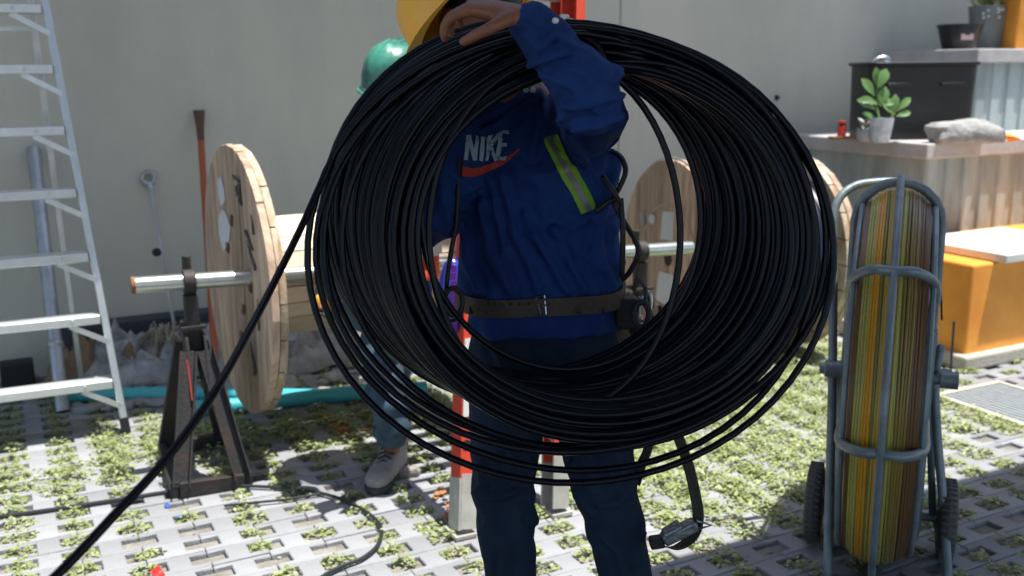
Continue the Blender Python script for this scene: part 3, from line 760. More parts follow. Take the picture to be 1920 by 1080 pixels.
# axle through drum 1, ends on both stands
axl = P(247, 535, 3.62); axr = P(1298, 464, 4.62)
axd = (axr-axl).normalized()
axo = empty('axle_pipe', 'long galvanised axle pipe running through the drum on the two jack stands', 'pipe', axl)
m_ = MB(); m_.tube([axl, axl+axd*.25, (axl+axr)/2, axr-axd*.05, axr-axd*.005, axr], [.0305, .0305, .0305, .0305, .028, .018], 24); m_.build('pipe', M['zinc'], axo)
m_ = MB(); m_.tube([axl-axd*.002, axl+axd*.012], [.0315, .0312], 24); m_.build('rusty_end', M['rust'], axo); fix(axo)
def stand(label, A, ax, wd=.46, dep=.26):
    """jack stand carrying the axle at A"""
    s_ = UP.cross(ax).normalized()      # horizontal, across the axle
    e = empty('jack_stand', label, 'stand', V(A.x, A.y, 0), group='jack stands under the axle')
    B = V(A.x, A.y, 0); zc = A.z
    m_ = MB(); m_.tube([A-ax*.022, A+ax*.022], .046, 16); m_.beam(A+s_*.04-UP*.02, A+s_*.04+UP*.09, .02, .03); m_.build('collar', M['steel_dark'], e, bevel=.003)
    m_ = MB(); m_.beam(A-UP*.05, A-UP*.26, .05, .05, side=s_); m_.build('screw_post', M['steel_dark'], e, bevel=.003)
    m_ = MB(); m_.beam(A-UP*.17-s_*.045, A-UP*.17+s_*.045, .012, .09); m_.build('saddle_plate', M['steel_dark'], e)
    zt = zc-.20
    ap = B+UP*zt
    # gusset
    m_ = MB(); m_.prism([(-.06, 0), (.06, 0), (.15, -.26), (.04, -.24), (0, -.18), (-.04, -.24), (-.15, -.26)], ap-ax*.035, s_, UP, ax, .01)
    m_.prism([(-.06, 0), (.06, 0), (.15, -.26), (.04, -.24), (0, -.18), (-.04, -.24), (-.15, -.26)], ap+ax*.03, s_, UP, ax, .01); m_.build('gusset', M['steel_dark'], e)
    for k in (-1, 1):
        for kk in (-1, 1):
            a = ap+s_*k*.07-UP*.05+ax*kk*.03; b = B+s_*k*wd*.5+ax*kk*dep*.42+UP*.04
            m_ = MB(); dv = (b-a).normalized(); o1 = (ax-dv*ax.dot(dv)).normalized(); o2 = dv.cross(o1)
            m_.beam(a, b, .055, .006, side=o1); m_.beam(a+o1*.0275-o2*.014*k, b+o1*.0275-o2*.014*k, .006, .032, side=o1); m_.beam(a-o1*.0275-o2*.014*k, b-o1*.0275-o2*.014*k, .006, .032, side=o1)
            m_.build('leg', M['steel_dark'], e)
    for k in (-1, 1):
        m_ = MB(); m_.beam(B+s_*wd*.5+ax*k*dep*.5+UP*.03, B-s_*wd*.5+ax*k*dep*.5+UP*.03, .06, .03, side=UP); m_.build('base_beam', M['steel_dark'], e, bevel=.002)
        m_ = MB(); m_.beam(B+s_*k*wd*.5-ax*(dep*.5-.016)+UP*.03, B+s_*k*wd*.5+ax*(dep*.5-.016)+UP*.03, .055, .03, side=UP); m_.build('base_beam', M['steel_dark'], e, bevel=.002)
    m_ = MB(); m_.beam(ap-s_*.075-UP*.08-ax*.037, ap-s_*.135-UP*.22-ax*.037, .02, .005, side=s_); m_.build('red_plate', M['redpaint'], e)
    fix(e); return e
tA = (P(355, 527, 3.6)-axl).dot(axd)
A_ = min((axl+axd*(k*.01) for k in range(0, 120)), key=lambda p: abs(960+F*(CM.transposed()@(p-CAM)).x/(-(CM.transposed()@(p-CAM)).z)-356))
SDx = V(math.cos(R(78)), math.sin(R(78)), 0)
stand('dark rusty steel jack stand under the left end of the axle', A_, axd*1)
A2_ = min((axl+axd*(k*.01) for k in range(100, 260)), key=lambda p: abs(960+F*(CM.transposed()@(p-CAM)).x/(-(CM.transposed()@(p-CAM)).z)-1200))
stand('steel jack stand behind the worker under the right end of the axle', A2_, axd*1)

# drum 2
AD2 = V(math.cos(R(20)), math.sin(R(20)), 0)
C2 = P(1253, 486, 5.25); R2 = C2.z-.003
dr2, sd2 = drum('tall wooden cable drum wound with navy cable standing before the planter', C2, AD2, min(.56, R2), .80, .26, cable=.42)
for q in ([(1244,396),(1264,397),(1263,452),(1239,448)], [(1237,508),(1264,516),(1261,580),(1230,560)]): quad_on(C2, AD2, sd2, q, M['paper'], 'paper_sheet', dr2, .002)
quad_on(C2, AD2, sd2, [(1201,398),(1209,396),(1211,422),(1204,424)], M['galv'], 'bolt_plate', dr2, .006)
m_ = MB(); c = px_face(C2, AD2, 1225, 411)-AD2*.004; m_.lathe([(.028,0),(.024,.012)], c, sd2, UP, -AD2, 12); m_.build('bolt_head', M['paper'], dr2)
m_ = MB(); c = C2-AD2*.001; m_.lathe([(.036,0),(.036,.004)], c, sd2, UP, -AD2, 20); m_.build('hub_hole', M['blackdull'], dr2)
m_ = MB(); m_.tube([C2-AD2*.001+sd2*(.29*math.cos(q*math.pi/24))+UP*(.29*math.sin(q*math.pi/24)) for q in range(48)], .004, 6, closed=True); m_.build('groove_ring', M['plyedge'], dr2)
m_ = MB(); m_.tube([C2+AD2*.02+sd2*((R2+.003)*math.cos(q*math.pi/32))+UP*((R2+.003)*math.sin(q*math.pi/32)) for q in range(64)], .007, 6, closed=True); m_.build('rim_band', M['galv'], dr2)
fix(dr2)
# white jerrycan-like tank next to it
tk = empty('white_canister', 'white plastic canister with dark cap at the foot of the standing drum', 'canister'); c = Z(1208, 730); tk.location = c
m_ = MB(); m_.loft([ell(c+UP*h_, a_, b_, V(1,.2,0).normalized(), V(-.2,1,0).normalized(), 24, 4) for h_, a_, b_ in ((0,.085,.12),(.02,.1,.14),(.30,.1,.14),(.37,.075,.11),(.40,.04,.06))]); m_.build('tank', M['whitecan'], tk)
m_ = MB(); m_.lathe([(.035,.40),(.035,.44)], c, n=14); m_.build('cap', M['blackdull'], tk); fix(tk)

# ---- turquoise pipes
for (pts, lb) in (([(120,742,.045),(330,738,.045),(590,742,.045),(700,735,.045),(800,728,.045)], 'rear turquoise plastic pipe lying along the foot of the wall'),
                  ([(345,765,.035),(440,760,.035),(560,747,.035),(690,732,.04)], 'front turquoise plastic pipe lying against the rear one under the drum')):
    ps = [Z(a, b, .035) for a, b, c in pts]; m_ = MB(); m_.tube(spline(ps, 6), .033, 16)
    tag(m_.build('plastic_pipe', M['turq']), lb, 'pipe')

# ---- debris at the wall
def sheet(name, c, X, Y, lx, ly, hz, seed, m, label, cat, n=44):
    m_ = MB(); vs = []
    for j in range(n):
        for i in range(n):
            u, v = i/(n-1)-.5, j/(n-1)-.5; r_ = max(abs(u), abs(v))*2
            p = Vector(c)+X*(u*lx)+Y*(v*ly)
            q = V(u*lx, v*ly, 0)
            h_ = (noise.noise(q*5+V(seed,0,0))*.5+.5)*.7+abs(noise.noise(q*11+V(0,seed,0)))*.55+abs(noise.noise(q*26+V(0,seed,4)))*.25
            p.z = .004+hz*h_*(1-r_**4)
            p += noise.noise_vector(q*9+V(seed,3,1))*.04; p.z = max(p.z, .003); vs.append(p)
    m_.add(vs, [(j*n+i, j*n+i+1, (j+1)*n+i+1, (j+1)*n+i) for j in range(n-1) for i in range(n-1)])
    return tag(m_.build(name, m, smooth=30), label, cat)
q = wp(.75, .27); sheet('plastic_sheet', q, EX, EY, 1.5, .42, .34, 1, M['plastic'], 'crumpled translucent grey plastic sheeting heaped at the wall behind the step ladder', 'plastic sheet', 64)
q = Z(285, 706); q = wp((q-W0).dot(EX), .3); sheet('sack', q, EX, EY, .55, .3, .26, 5, M['sack'], 'torn brown cement sack lying left of the left jack stand', 'sack', 40)
q = Z(620, 706); q = wp((q-W0).dot(EX)+.1, .38); sheet('sack', q, EX, EY, .95, .55, .27, 9, M['sack'], 'heap of grey crumpled cement sacks under the drum barrel', 'sacks', 56)
q = Z(180, 706); q = wp((q-W0).dot(EX), .25); sheet('cardboard', q+V(0,0,0), EX, EY, .5, .28, .3, 15, M['cardboard'], 'flattened brown cardboard scraps among the plastic sheeting', 'cardboard', 30)
# fibre bundle
fb = MB(); c = wp((Z(310, 700)-W0).dot(EX), .28)
for k in range(240):
    a = random.uniform(0, 6.28); r0 = random.uniform(.0, .13); b_ = c+V(math.cos(a)*r0*1.3, math.sin(a)*r0*.7, 0)
    tp = c+V(random.gauss(0,.035)+.02, random.gauss(0,.03), random.uniform(.06, .27)); md_ = (b_+tp)/2+V(random.gauss(0,.05), random.gauss(0,.03), 0)
    fb.tube(spline([b_, md_, tp], 3), random.uniform(.002,.007), 4)
tag(fb.build('fibre_bundle', M['fibre']), 'frayed pale yellow fibre bundle standing against the wall near the anchor rod', 'fibre bundle')
m_ = MB(); c = Z(36, 728); m_.box(c+UP*.07, (.15, .10, .14), EX, EY); tag(m_.build('equipment_box', M['blackdull'], bevel=.01), 'black box on the ground by the wall at far left', 'box')
for i in range(34):
    px = random.choice([random.uniform(20, 420), random.uniform(530, 720)]); p = Z(px, random.uniform(706, 752)); s_ = random.uniform(.015, .045)
    if -(p-W0).dot(EY) < .05: p = p-EY*.1
    rockmesh('rubble_stone', p+UP*s_*.4, s_*1.4, s_, s_*.7, V(math.cos(i), math.sin(i), 0), i+20, label='small pale rubble stone lying near the foot of the wall', cat='stone', group='rubble along the wall', n=10)
# broken concrete edge pieces lit at left (y~760-790)
for i in range(12):
    p = Z(150+i*16+random.uniform(-5,5), 768-i*1.2+random.uniform(-5,5)); s_ = random.uniform(.02,.04)
    rockmesh('concrete_chunk', p+UP*.012, s_*1.6, s_, .018, V(math.cos(i*.3), math.sin(i*.3), 0), i+70, m=M['paver'], label='broken pale concrete piece in the row before the turquoise pipe', cat='concrete piece', group='broken concrete by the pipe', n=10)

# ---- ground cables
def gcable(pts, r, label, z=.008):
    ps = [Z(a, b, z) for a, b in pts]
    for p in ps: p.z = z
    m_ = MB(); m_.tube(spline(ps, 10), r, 8); return tag(m_.build('ground_cable', M['groundblack']), label, 'cable')
gcable([(-120,982),(0,969),(130,951),(260,931),(380,912),(498,894)], .0085, 'black cable lying across the paving from the left edge')
gcable([(380,914),(440,911),(520,914),(590,922),(645,938),(690,962),(715,990),(708,1022),(680,1046),(640,1062),(600,1085),(560,1130)], .0065, 'thin black cable curving towards the camera left of the red ladder', .012)
gcable([(420,948),(480,942),(540,936),(600,926)], .005, 'short thin black wire lying parallel behind the curved cable', .011)

# ---- orange paint marks, scraps
pmk = empty('paint_mark', 'orange spray paint splashes on weeds and pavers behind the left worker', 'paint mark', Z(640, 800))
for (a, b, s_) in ((620,785,.05),(632,800,.06),(648,812,.05),(665,822,.045),(605,778,.03),(640,790,.03),(545,716,.06),(560,722,.04),(690,815,.03),(845,950,.035),(835,925,.03),(840,975,.03),(828,935,.025)):
    for k in range(5):
        c = Z(a+random.gauss(0,8), b+random.gauss(0,3)); n = 9; r0 = s_*random.uniform(.2,.6); m_ = MB()
        m_.prism([(r0*random.uniform(.6,1.2)*math.cos(6.28*q/n), r0*random.uniform(.5,1.1)*math.sin(6.28*q/n)) for q in range(n)], V(c.x, c.y, random.uniform(.003, .018)), EX, EY, (UP+V(random.gauss(0,.05),random.gauss(0,.05),0)).normalized(), .0012); m_.build('splash', M['paintmark'], pmk)
fix(pmk)
c = Z(293, 1066, .02)
sheet('red_scrap', c, EX, EY, .05, .04, .03, 2, M['redbit'], 'small crumpled bright red scrap on the paving at bottom left', 'scrap', 12).location.z = .002
for k, (a, b) in enumerate(((312, 940), (337, 961))):
    c = Z(a, b, .02); sheet('blue_scrap', c, EX, EY, .03, .02, .02, 2+k, M['bluebit'], ('tiny blue scrap just above the black ground cable', 'tiny blue scrap in a paving hole below the other one')[k], 'scrap', 8)

# ================================================================== red fibreglass ladder
rl = empty('extension_ladder', 'red fibreglass ladder standing behind the worker with the coil', 'ladder', Z(868, 1000))
fl_, fr_ = Z(853, 1003), Z(1052, 958)
topr = P(1067, 0, 3.62); dr_ = (topr-fr_).normalized()
acr = (fr_-fl_); acr.z = 0; lw = acr.length; acr.normalize(); fwd = acr.cross(dr_).normalized()
Llen = 3.3
for q0, sg in ((fl_, 1), (fr_, -1)):
    a = q0+dr_*.17; b = q0+dr_*Llen
    m_ = MB(); m_.beam(a, b, .006, .085, side=acr)                         # web
    m_.beam(a+acr*sg*.029+fwd*.0395, b+acr*sg*.029+fwd*.0395, .052, .006, side=acr); m_.beam(a+acr*sg*.029-fwd*.0395, b+acr*sg*.029-fwd*.0395, .052, .006, side=acr)
    rr_ = m_.build('rail', M['redladder'], rl)
    m_ = MB(); m_.beam(q0+dr_*.02, q0+dr_*.19, .012, .089, side=acr); m_.beam(q0+dr_*.02+acr*sg*.029+fwd*.0425, q0+dr_*.2+acr*sg*.029+fwd*.0425, .055, .009, side=acr); m_.beam(q0+dr_*.02+acr*sg*.029-fwd*.0425, q0+dr_*.2+acr*sg*.029-fwd*.0425, .055, .009, side=acr)
    m_.box(q0+UP*.008+acr*sg*.02, (.075, .10, .012), acr, EY); m_.build('foot', M['shoe'], rr_)
for z in np.arange(.34, Llen-.1, .30):
    a = fl_+dr_*z+acr*.004; b = fr_+dr_*z-acr*.004; m_ = MB(); m_.tube([a, b], .016, 12); m_.tube([a, a+acr*.02], .026, 12); m_.tube([b, b-acr*.02], .026, 12); m_.build('rung', M['aluflat'], rl)
q0 = fl_+dr_*.52; m_ = MB(); m_.box(q0+fwd*(-.0445), (.028, .003, .20), acr, fwd, dr_); 
fs = -1 if fwd.dot(CAM-q0) < 0 else 1
m_ = MB(); m_.box(q0+fwd*fs*.0445+acr*.016, (.030, .003, .26), acr, fwd, dr_); m_.build('warning_sticker', M['sticker'], rl)
m_ = MB(); m_.lathe([(.014, 0), (.014, .004)], fl_+dr_*.30+fwd*fs*.043+acr*.016, acr, dr_, fwd*fs, 16); m_.build('hole_plug', M['blackdull'], rl)
# fly section in front
for q0, sg in ((fl_+acr*.012, 1), (fr_-acr*.012, -1)):
    a = q0+dr_*1.55-fwd*fs*.0+fwd*fs*.095; b = q0+dr_*3.5+fwd*fs*.095
    m_ = MB(); m_.beam(a, b, .006, .085, side=acr); m_.beam(a+acr*sg*.017+fwd*.0395, b+acr*sg*.017+fwd*.0395, .030, .006, side=acr); m_.beam(a+acr*sg*.017-fwd*.0395, b+acr*sg*.017-fwd*.0395, .030, .006, side=acr)
    m_.build('fly_rail', M['redladder'], rl)
for z in np.arange(1.7, 3.4, .30): m_ = MB(); m_.tube([fl_+dr_*z+acr*.016+fwd*fs*.095, fr_+dr_*z-acr*.016+fwd*fs*.095], .016, 12); m_.build('fly_rung', M['aluflat'], rl)
m_ = MB(); m_.beam(fr_+dr_*.34-acr*.1, fr_+dr_*.22-acr*.01, .02, .004); m_.build('rung_brace', M['alu'], rl); m_ = MB(); m_.beam(fl_+dr_*.34+acr*.1, fl_+dr_*.22+acr*.01, .02, .004); m_.build('rung_brace', M['alu'], rl)
fix(rl)
# blue plastic bag hung beside the ladder
bb = empty('plastic_bag', 'glossy blue plastic bag with purple band hanging at the red ladder', 'bag'); c = P(850, 555, 3.35); bb.location = c
def lump(c, rx, ry, rz, seed, amp=.15, n=24):
    m_ = MB(); m_.ellip(V(0,0,0), rx, ry, rz, n=n)
    m_.v = [tuple(Vector(p)*(1+amp*noise.noise(Vector(p)*14+V(seed,0,0)))+Vector(c)) for p in m_.v]; return m_
lump(c, .05, .045, .125, 4).build('bag', M['bluebag'], bb, smooth=180)
m_ = MB()
for k in range(9):
    z = .10-.025*k; rr_ = .05*math.sqrt(max(.05, 1-(z/.125)**2))
    m_.box(c+V(.004, -.046*math.sqrt(max(.05,1-(z/.125)**2))-.006, z), (.016, .006, .026))
m_.build('purple_band', M['purple'], bb); fix(bb)

# ================================================================== people
def head(mb, c, up, face, s=1.0):
    up = up.normalized(); rt = face.cross(up).normalized(); face = up.cross(rt).normalized()
    mb.ellip(c, .075*s, .095*s, .115*s, rt, face, up, 20); mb.ellip(c+face*.02*s-up*.055*s, .055*s, .065*s, .06*s, rt, face, up, 16)
    mb.ellip(c+face*.098*s-up*.008*s, .012*s, .018*s, .022*s, rt, face, up, 10)
    mb.ellip(c+face*.080*s+up*.028*s, .045*s, .014*s, .010*s, rt, face, up, 10)
    mb.ellip(c+face*.083*s-up*.055*s, .022*s, .010*s, .008*s, rt, face, up, 10)
    for k in (-1, 1): mb.ellip(c+rt*k*.078*s-up*.005*s, .010*s, .018*s, .030*s, rt, face, up, 10)
def face_bits(c, up, face, par, s=1.0):
    up = up.normalized(); rt = face.cross(up).normalized(); face = up.cross(rt).normalized()
    for k in (-1, 1):
        m_ = MB(); m_.ellip(c+rt*k*.031*s+face*.082*s+up*.008*s, .013*s, .008*s, .007*s, rt, face, up, 10); e_ = m_.build('eye', M['eye'], par, smooth=180)
        m_ = MB(); m_.ellip(c+rt*k*.031*s+face*.0885*s+up*.008*s, .005*s, .003*s, .005*s, rt, face, up, 8); m_.build('pupil', M['hair'], e_, smooth=180)
    m_ = MB(); m_.ellip(c+face*.091*s-up*.055*s, .020*s, .006*s, .006*s, rt, face, up, 10); m_.build('mouth', M['lip'], par, smooth=180)
def hand(mb, wrist, d, palm_n, side, s=1.0, curl=.5):
    """d = direction wrist->knuckles, palm_n = direction the palm faces, side = thumb side"""
    d = d.normalized(); palm_n = (palm_n-d*palm_n.dot(d)).normalized(); side = (side-d*side.dot(d)-palm_n*side.dot(palm_n)).normalized()
    mb.loft([ell(wrist-d*.01, .028*s, .021*s, side, palm_n, 14), ell(wrist+d*.03*s, .036*s, .018*s, side, palm_n, 14), ell(wrist+d*.075*s, .042*s, .015*s, side, palm_n, 14), ell(wrist+d*.098*s, .040*s, .011*s, side, palm_n, 14)])
    for i, (off, ln) in enumerate(((.030, .074), (.010, .084), (-.011, .078), (-.031, .060))):
        p0 = wrist+d*.080*s+side*off*s; a = 0; pts = [p0]; q = p0
        for j, fr in enumerate((.48, .30, .22)):
            a += curl*(.75 if j == 0 else 1.0)*(1+.06*i); dv = d*math.cos(a)+palm_n*math.sin(a); q = q+dv*ln*fr*s+side*off*.06*s; pts.append(q)
        limb(mb, pts, [.0095*s, .0090*s, .0082*s, .0070*s], 8, 2)
    p0 = wrist+d*.025*s+side*.026*s; p1 = p0+(d*.5+side*.8+palm_n*.3).normalized()*.036*s; p2 = p1+(d*.8+side*.25+palm_n*.6).normalized()*.032*s; p3 = p2+(d*.8-side*.1+palm_n*.7).normalized()*.024*s
    limb(mb, [p0, p1, p2, p3], [.014*s, .011*s, .0095*s, .008*s], 8, 2)
def helmet(name, c, up, face, m, par, s=1.0, brim=True):
    up = up.normalized(); rt = face.cross(up).normalized(); face = up.cross(rt).normalized(); h = MB(); n = 36; rings = []
    prof = [(1.0, 0), (1.0, .02), (.985, .045), (.93, .08), (.82, .112), (.65, .137), (.42, .153), (.18, .16), (.03, .161)]
    for (k, z) in prof: rings.append([c+rt*(.118*s*k*math.cos(2*math.pi*q/n))+face*(.142*s*k*math.sin(2*math.pi*q/n))+up*z*s*(1+.05*(abs(math.cos(2*math.pi*q/n)) < .12)) for q in range(n)])
    inner = [[p+(c+up*.0-p)*.05 for p in r_] for r_ in rings]
    fs = []; vs = [p for r_ in rings for p in r_]+[p for r_ in inner for p in r_]; K = len(prof)
    for i in range(K-1):
        for q in range(n):
            fs.append((i*n+q, i*n+(q+1) % n, (i+1)*n+(q+1) % n, (i+1)*n+q)); o_ = K*n; fs.append((o_+i*n+q, o_+(i+1)*n+q, o_+(i+1)*n+(q+1) % n, o_+i*n+(q+1) % n))
    for q in range(n): fs.append((q, K*n+q, K*n+(q+1) % n, (q+1) % n))
    h.add(vs, fs); ho = h.build(name, m, par, smooth=50)
    b = MB(); rings = []
    for (e_, z) in ((.0, .004), (.012, -.002), (.013, -.007), (.0, -.004)):
        rings.append([c+rt*((.118*s+e_)*math.cos(2*math.pi*q/n))+face*((.142*s+e_*(1+2.2*max(0, math.sin(2*math.pi*q/n))**2))*math.sin(2*math.pi*q/n))+up*(z-.010*max(0, math.sin(2*math.pi*q/n))) for q in range(n)])
    b.add([p for r_ in rings for p in r_], [(i*n+q, i*n+(q+1) % n, ((i+1) % 4)*n+(q+1) % n, ((i+1) % 4)*n+q) for i in range(4) for q in range(n)])
    b.build('brim', m, ho, smooth=50)
    r_ = MB()
    for k in (-1, 0, 1):
        pts = []
        for q in range(9):
            a = R(-60+q*15); pts.append(c+up*(.158*s*math.cos(a)+.002)*1.0+face*(.142*s*math.sin(a)*.96)+rt*k*.028*s)
        r_.tube(pts, .005, 6)
    r_.build('ridge', m, ho, smooth=180)
    ib = MB(); ib.tube([c+rt*(.100*s*math.cos(2*math.pi*q/24))+face*(.124*s*math.sin(2*math.pi*q/24))+up*.012 for q in range(24)], .007, 6, closed=True); ib.build('headband', M['blackdull'], ho)
    return ho

# ---- main worker ---------------------------------------------------------
pm1 = empty('person', 'worker in dark blue printed shirt and yellow hard hat carrying a big black cable coil', 'person', V(.08, 2.15, 0))
hipc = P(1022, 650, 2.22); waist = P(1018, 575, 2.20); belly = P(1012, 480, 2.18); chest = P(1008, 370, 2.16); uch = P(1006, 280, 2.15); shl = P(1000, 215, 2.14); neck0 = P(962, 185, 2.10); neck1 = P(945, 140, 2.08)
headc = P(912, 64, 2.10); hup = (CM@V(-.62, .76, -.36)).normalized(); hface = (CM@V(-.72, -.62, .30)).normalized()
shL = P(1085, 232, 2.05); elL = P(1098, 172, 1.69); wrL = P(992, 36, 1.60)       # his left arm (photo right)
shR = P(905, 270, 2.12); elR = P(765, 440, 2.10); wrR = P(690, 360, 2.02)
hipA = P(960, 700, 2.22); kneeA = P(945, 950, 2.17); ankA = P(965, 1330, 2.24)
hipB = P(1105, 700, 2.22); kneeB = P(1140, 930, 2.17); ankB = P(1215, 1310, 2.22)
SX = V(1, .03, 0).normalized(); SY = V(-.03, 1, 0).normalized()
b = MB()
b.loft([ell(p, rx, ry, SX, SY, 20, 2.3) for p, rx, ry in ((P(1022,720,2.23), .12, .09), (hipc, .155, .10), (waist, .145, .095), (belly, .145, .10), (chest, .155, .105), (uch, .15, .10), (shl, .11, .075), (P(985,175,2.12), .06, .055))])
limb(b, [P(990,195,2.12), neck0, neck1, headc], [.06, .058, .055, .055]); head(b, headc, hup, hface)
limb(b, [shL, elL], [.044, .038]); limb(b, [elL, wrL], [.038, .026]); limb(b, [shl+SX*.06, shL], [.045, .043]); limb(b, [shl-SX*.06, shR], [.045, .043])
limb(b, [shR, elR], [.052, .044]); limb(b, [elR, wrR], [.044, .026])
for h_, k_, a_ in ((hipA, kneeA, ankA), (hipB, kneeB, ankB)): limb(b, [h_, k_], [.062, .042]); limb(b, [k_, (k_+a_)/2, a_], [.042, .040, .032])
hd_ = (P(925, 20, 1.60)-wrL)
hand(b, wrL+hd_.normalized()*.005, hd_, (CM@V(-.1,-.9,-.45)), CM@V(.1,-.45,.6), 1.0, .62)
hand(b, wrR, CM@V(-.1,.9,.2), CM@V(.8,-.2,.6), CM@V(.2,.3,1), 1.0, .6)
me = fused(b, .0042, 2); meshobj('body', me, M['skin'], pm1)
face_bits(headc, hup, hface, pm1)
m_ = MB(); hr = (hface.cross(hup)).normalized(); m_.ellip(headc+hup*.035-hface*.018, .080, .090, .085, hr, hup.cross(hr).normalized(), hup, 20); m_.build('hair', M['hair'], pm1, smooth=180)
# shirt
s = MB()
s.loft([ell(p, rx, ry, SX, SY, 24, 2.5) for p, rx, ry in (
    (P(1022,612,2.20), .170, .126), (P(1022,598,2.20), .174, .127), (P(1022,578,2.195), .165, .118), (P(1018,560,2.19), .176, .126), (P(1014,530,2.185), .180, .134), (belly, .175, .134), (P(1012,420,2.17), .172, .130),
    (chest, .172, .13), (P(1008,320,2.155), .170, .125), (uch, .162, .115), (P(1003,240,2.14), .15, .10), (P(1003,205,2.13), .125, .085), (P(995,180,2.12), .09, .07))])
limb(s, [P(1040,225,2.13), shL, P(1108,208,1.88), elL], [.07, .076, .068, .057]); limb(s, [elL+(elL-wrL)*.0, (elL+wrL)/2, wrL-(wrL-elL)*.03], [.058, .051, .043])
s.ellip(elL+CM@V(.012,-.02,-.01), .058, .057, .057, n=16)
limb(s, [P(960,240,2.13), shR, P(830,360,2.08), elR], [.075, .074, .066, .060]); limb(s, [elR, (elR+wrR)/2, wrR-(wrR-elR)*.1], [.060, .050, .038])
me = fused(s, .0062, 5)
dA = V(.55, .1, .83).normalized(); dB = V(-.75, .1, .65).normalized(); dC = V(1, .2, .12).normalized()
displace(me, folds(.022, [(dC, 26, .8), (dA, 24, 1.0), (dB, 21, 1.0)], 2, .0006))
arm = (wrL-elL).normalized()
def cufffold(p, n_):
    r_ = p-elL; t = r_.dot(arm); L_ = (wrL-elL).length
    if (r_-arm*t).length > .10 or t < -.05: return 0
    return .007*math.sin(t*62+noise.noise(p*9)*7)*max(0, noise.noise(p*11)+.35)*max(0, min(1, (t+.05)/.1))
displace(me, cufffold)
def to_px(p):
    c_ = CM.transposed() @ (p-CAM); return 960-F*c_.x/c_.z, 540+F*c_.y/c_.z
def ridge_lines(me, lines, amp, wpx):
    segs = []
    for ln in lines:
        for i in range(len(ln)-1): segs.append((*ln[i], *ln[i+1], i/(len(ln)-1)))
    def f(p, n_):
        if n_.dot(CAM-p) < 0: return 0
        x, y = to_px(p); v = 0
        x += 5*noise.noise(p*14); y += 5*noise.noise(p*14+V(5,0,0))
        for (x0, y0, x1, y1, _) in segs:
            dx, dy = x1-x0, y1-y0; L2 = dx*dx+dy*dy; t = max(0, min(1, ((x-x0)*dx+(y-y0)*dy)/L2)); d2 = (x-x0-dx*t)**2+(y-y0-dy*t)**2
            if d2 < 9*wpx*wpx: v = max(v, math.exp(-d2/(wpx*wpx))-.45*math.exp(-(math.sqrt(d2)-1.9*wpx)**2/(wpx*wpx)))  if v > 0 or d2 < 2*wpx*wpx else min(v, -.45*math.exp(-(math.sqrt(d2)-1.9*wpx)**2/(wpx*wpx)))
        return amp*v
    displace(me, f)
ridge_lines(me, [[(868,420),(878,500),(900,548)], [(900,380),(922,480),(955,545)], [(940,330),(968,440),(1010,545)], [(985,400),(1030,490),(1062,545)], [(1040,430),(1075,500),(1095,545)],
  [(885,228),(930,203),(992,160)], [(905,245),(950,220),(1000,180)], [(1010,165),(1012,230),(1000,290)], [(1162,280),(1148,340),(1110,470)], [(1120,420),(1130,490),(1150,540)], [(1060,250),(1110,330),(1140,370)],
  [(985,62),(1012,92),(1036,64)], [(1000,120),(1050,96),(1100,110)], [(1040,64),(1085,95),(1140,140)], [(1020,140),(1070,160),(1120,210)], [(1060,200),(1110,190),(1160,180)], [(1080,240),(1120,235),(1160,215)]], .012, 8)
shirt = meshobj('shirt', me, M['shirt'], pm1)
# trousers
t_ = MB()
t_.loft([ell(p, rx, ry, SX, SY, 22, 2.4) for p, rx, ry in ((P(1025,745,2.22), .155, .115), (P(1024,700,2.22), .175, .125), (P(1022,650,2.215), .170, .122), (P(1020,590,2.2), .150, .108))])
limb(t_, [P(955,715,2.22), P(948,820,2.19), kneeA, P(958,1080,2.2), P(966,1330,2.26)], [.092, .080, .0655, .058, .060], 16, 5)
limb(t_, [P(1108,715,2.22), P(1118,820,2.19), P(1140,930,2.18), P(1173,1080,2.2), P(1215,1330,2.25)], [.092, .083, .070, .059, .060], 16, 5)
me = fused(t_, .0065, 4)
def legfold(p, n_):
    k = 0
    for kn in (kneeA, kneeB): k = max(k, math.exp(-((p.z-kn.z)/.10)**2))
    z = p.z + noise.noise(p*5)*.05
    return .004*k*math.sin(z*60+p.x*25+noise.noise(p*8)*6) + .006*(1-abs(math.sin(p.x*38+noise.noise(p*3)*4)))**2*max(0, noise.noise(p*4+V(3,0,0))+.2)
displace(me, legfold)
ridge_lines(me, [[(892,925),(925,934),(965,924)], [(1000,870),(990,930),(1002,980)], [(1070,870),(1085,930),(1112,965)], [(1188,900),(1160,942),(1125,948)], [(912,985),(945,1030),(940,1075)], [(1125,1000),(1160,1040),(1170,1078)], [(960,850),(950,900),(925,915)], [(1130,860),(1150,910),(1180,930)], [(1015,660),(1060,700),(1100,690)], [(925,645),(945,690),(960,730)], [(1205,1000),(1185,1060)], [(900,870),(905,905),(895,925)]], .010, 7); trs = meshobj('trousers', me, M['jeans'], pm1)
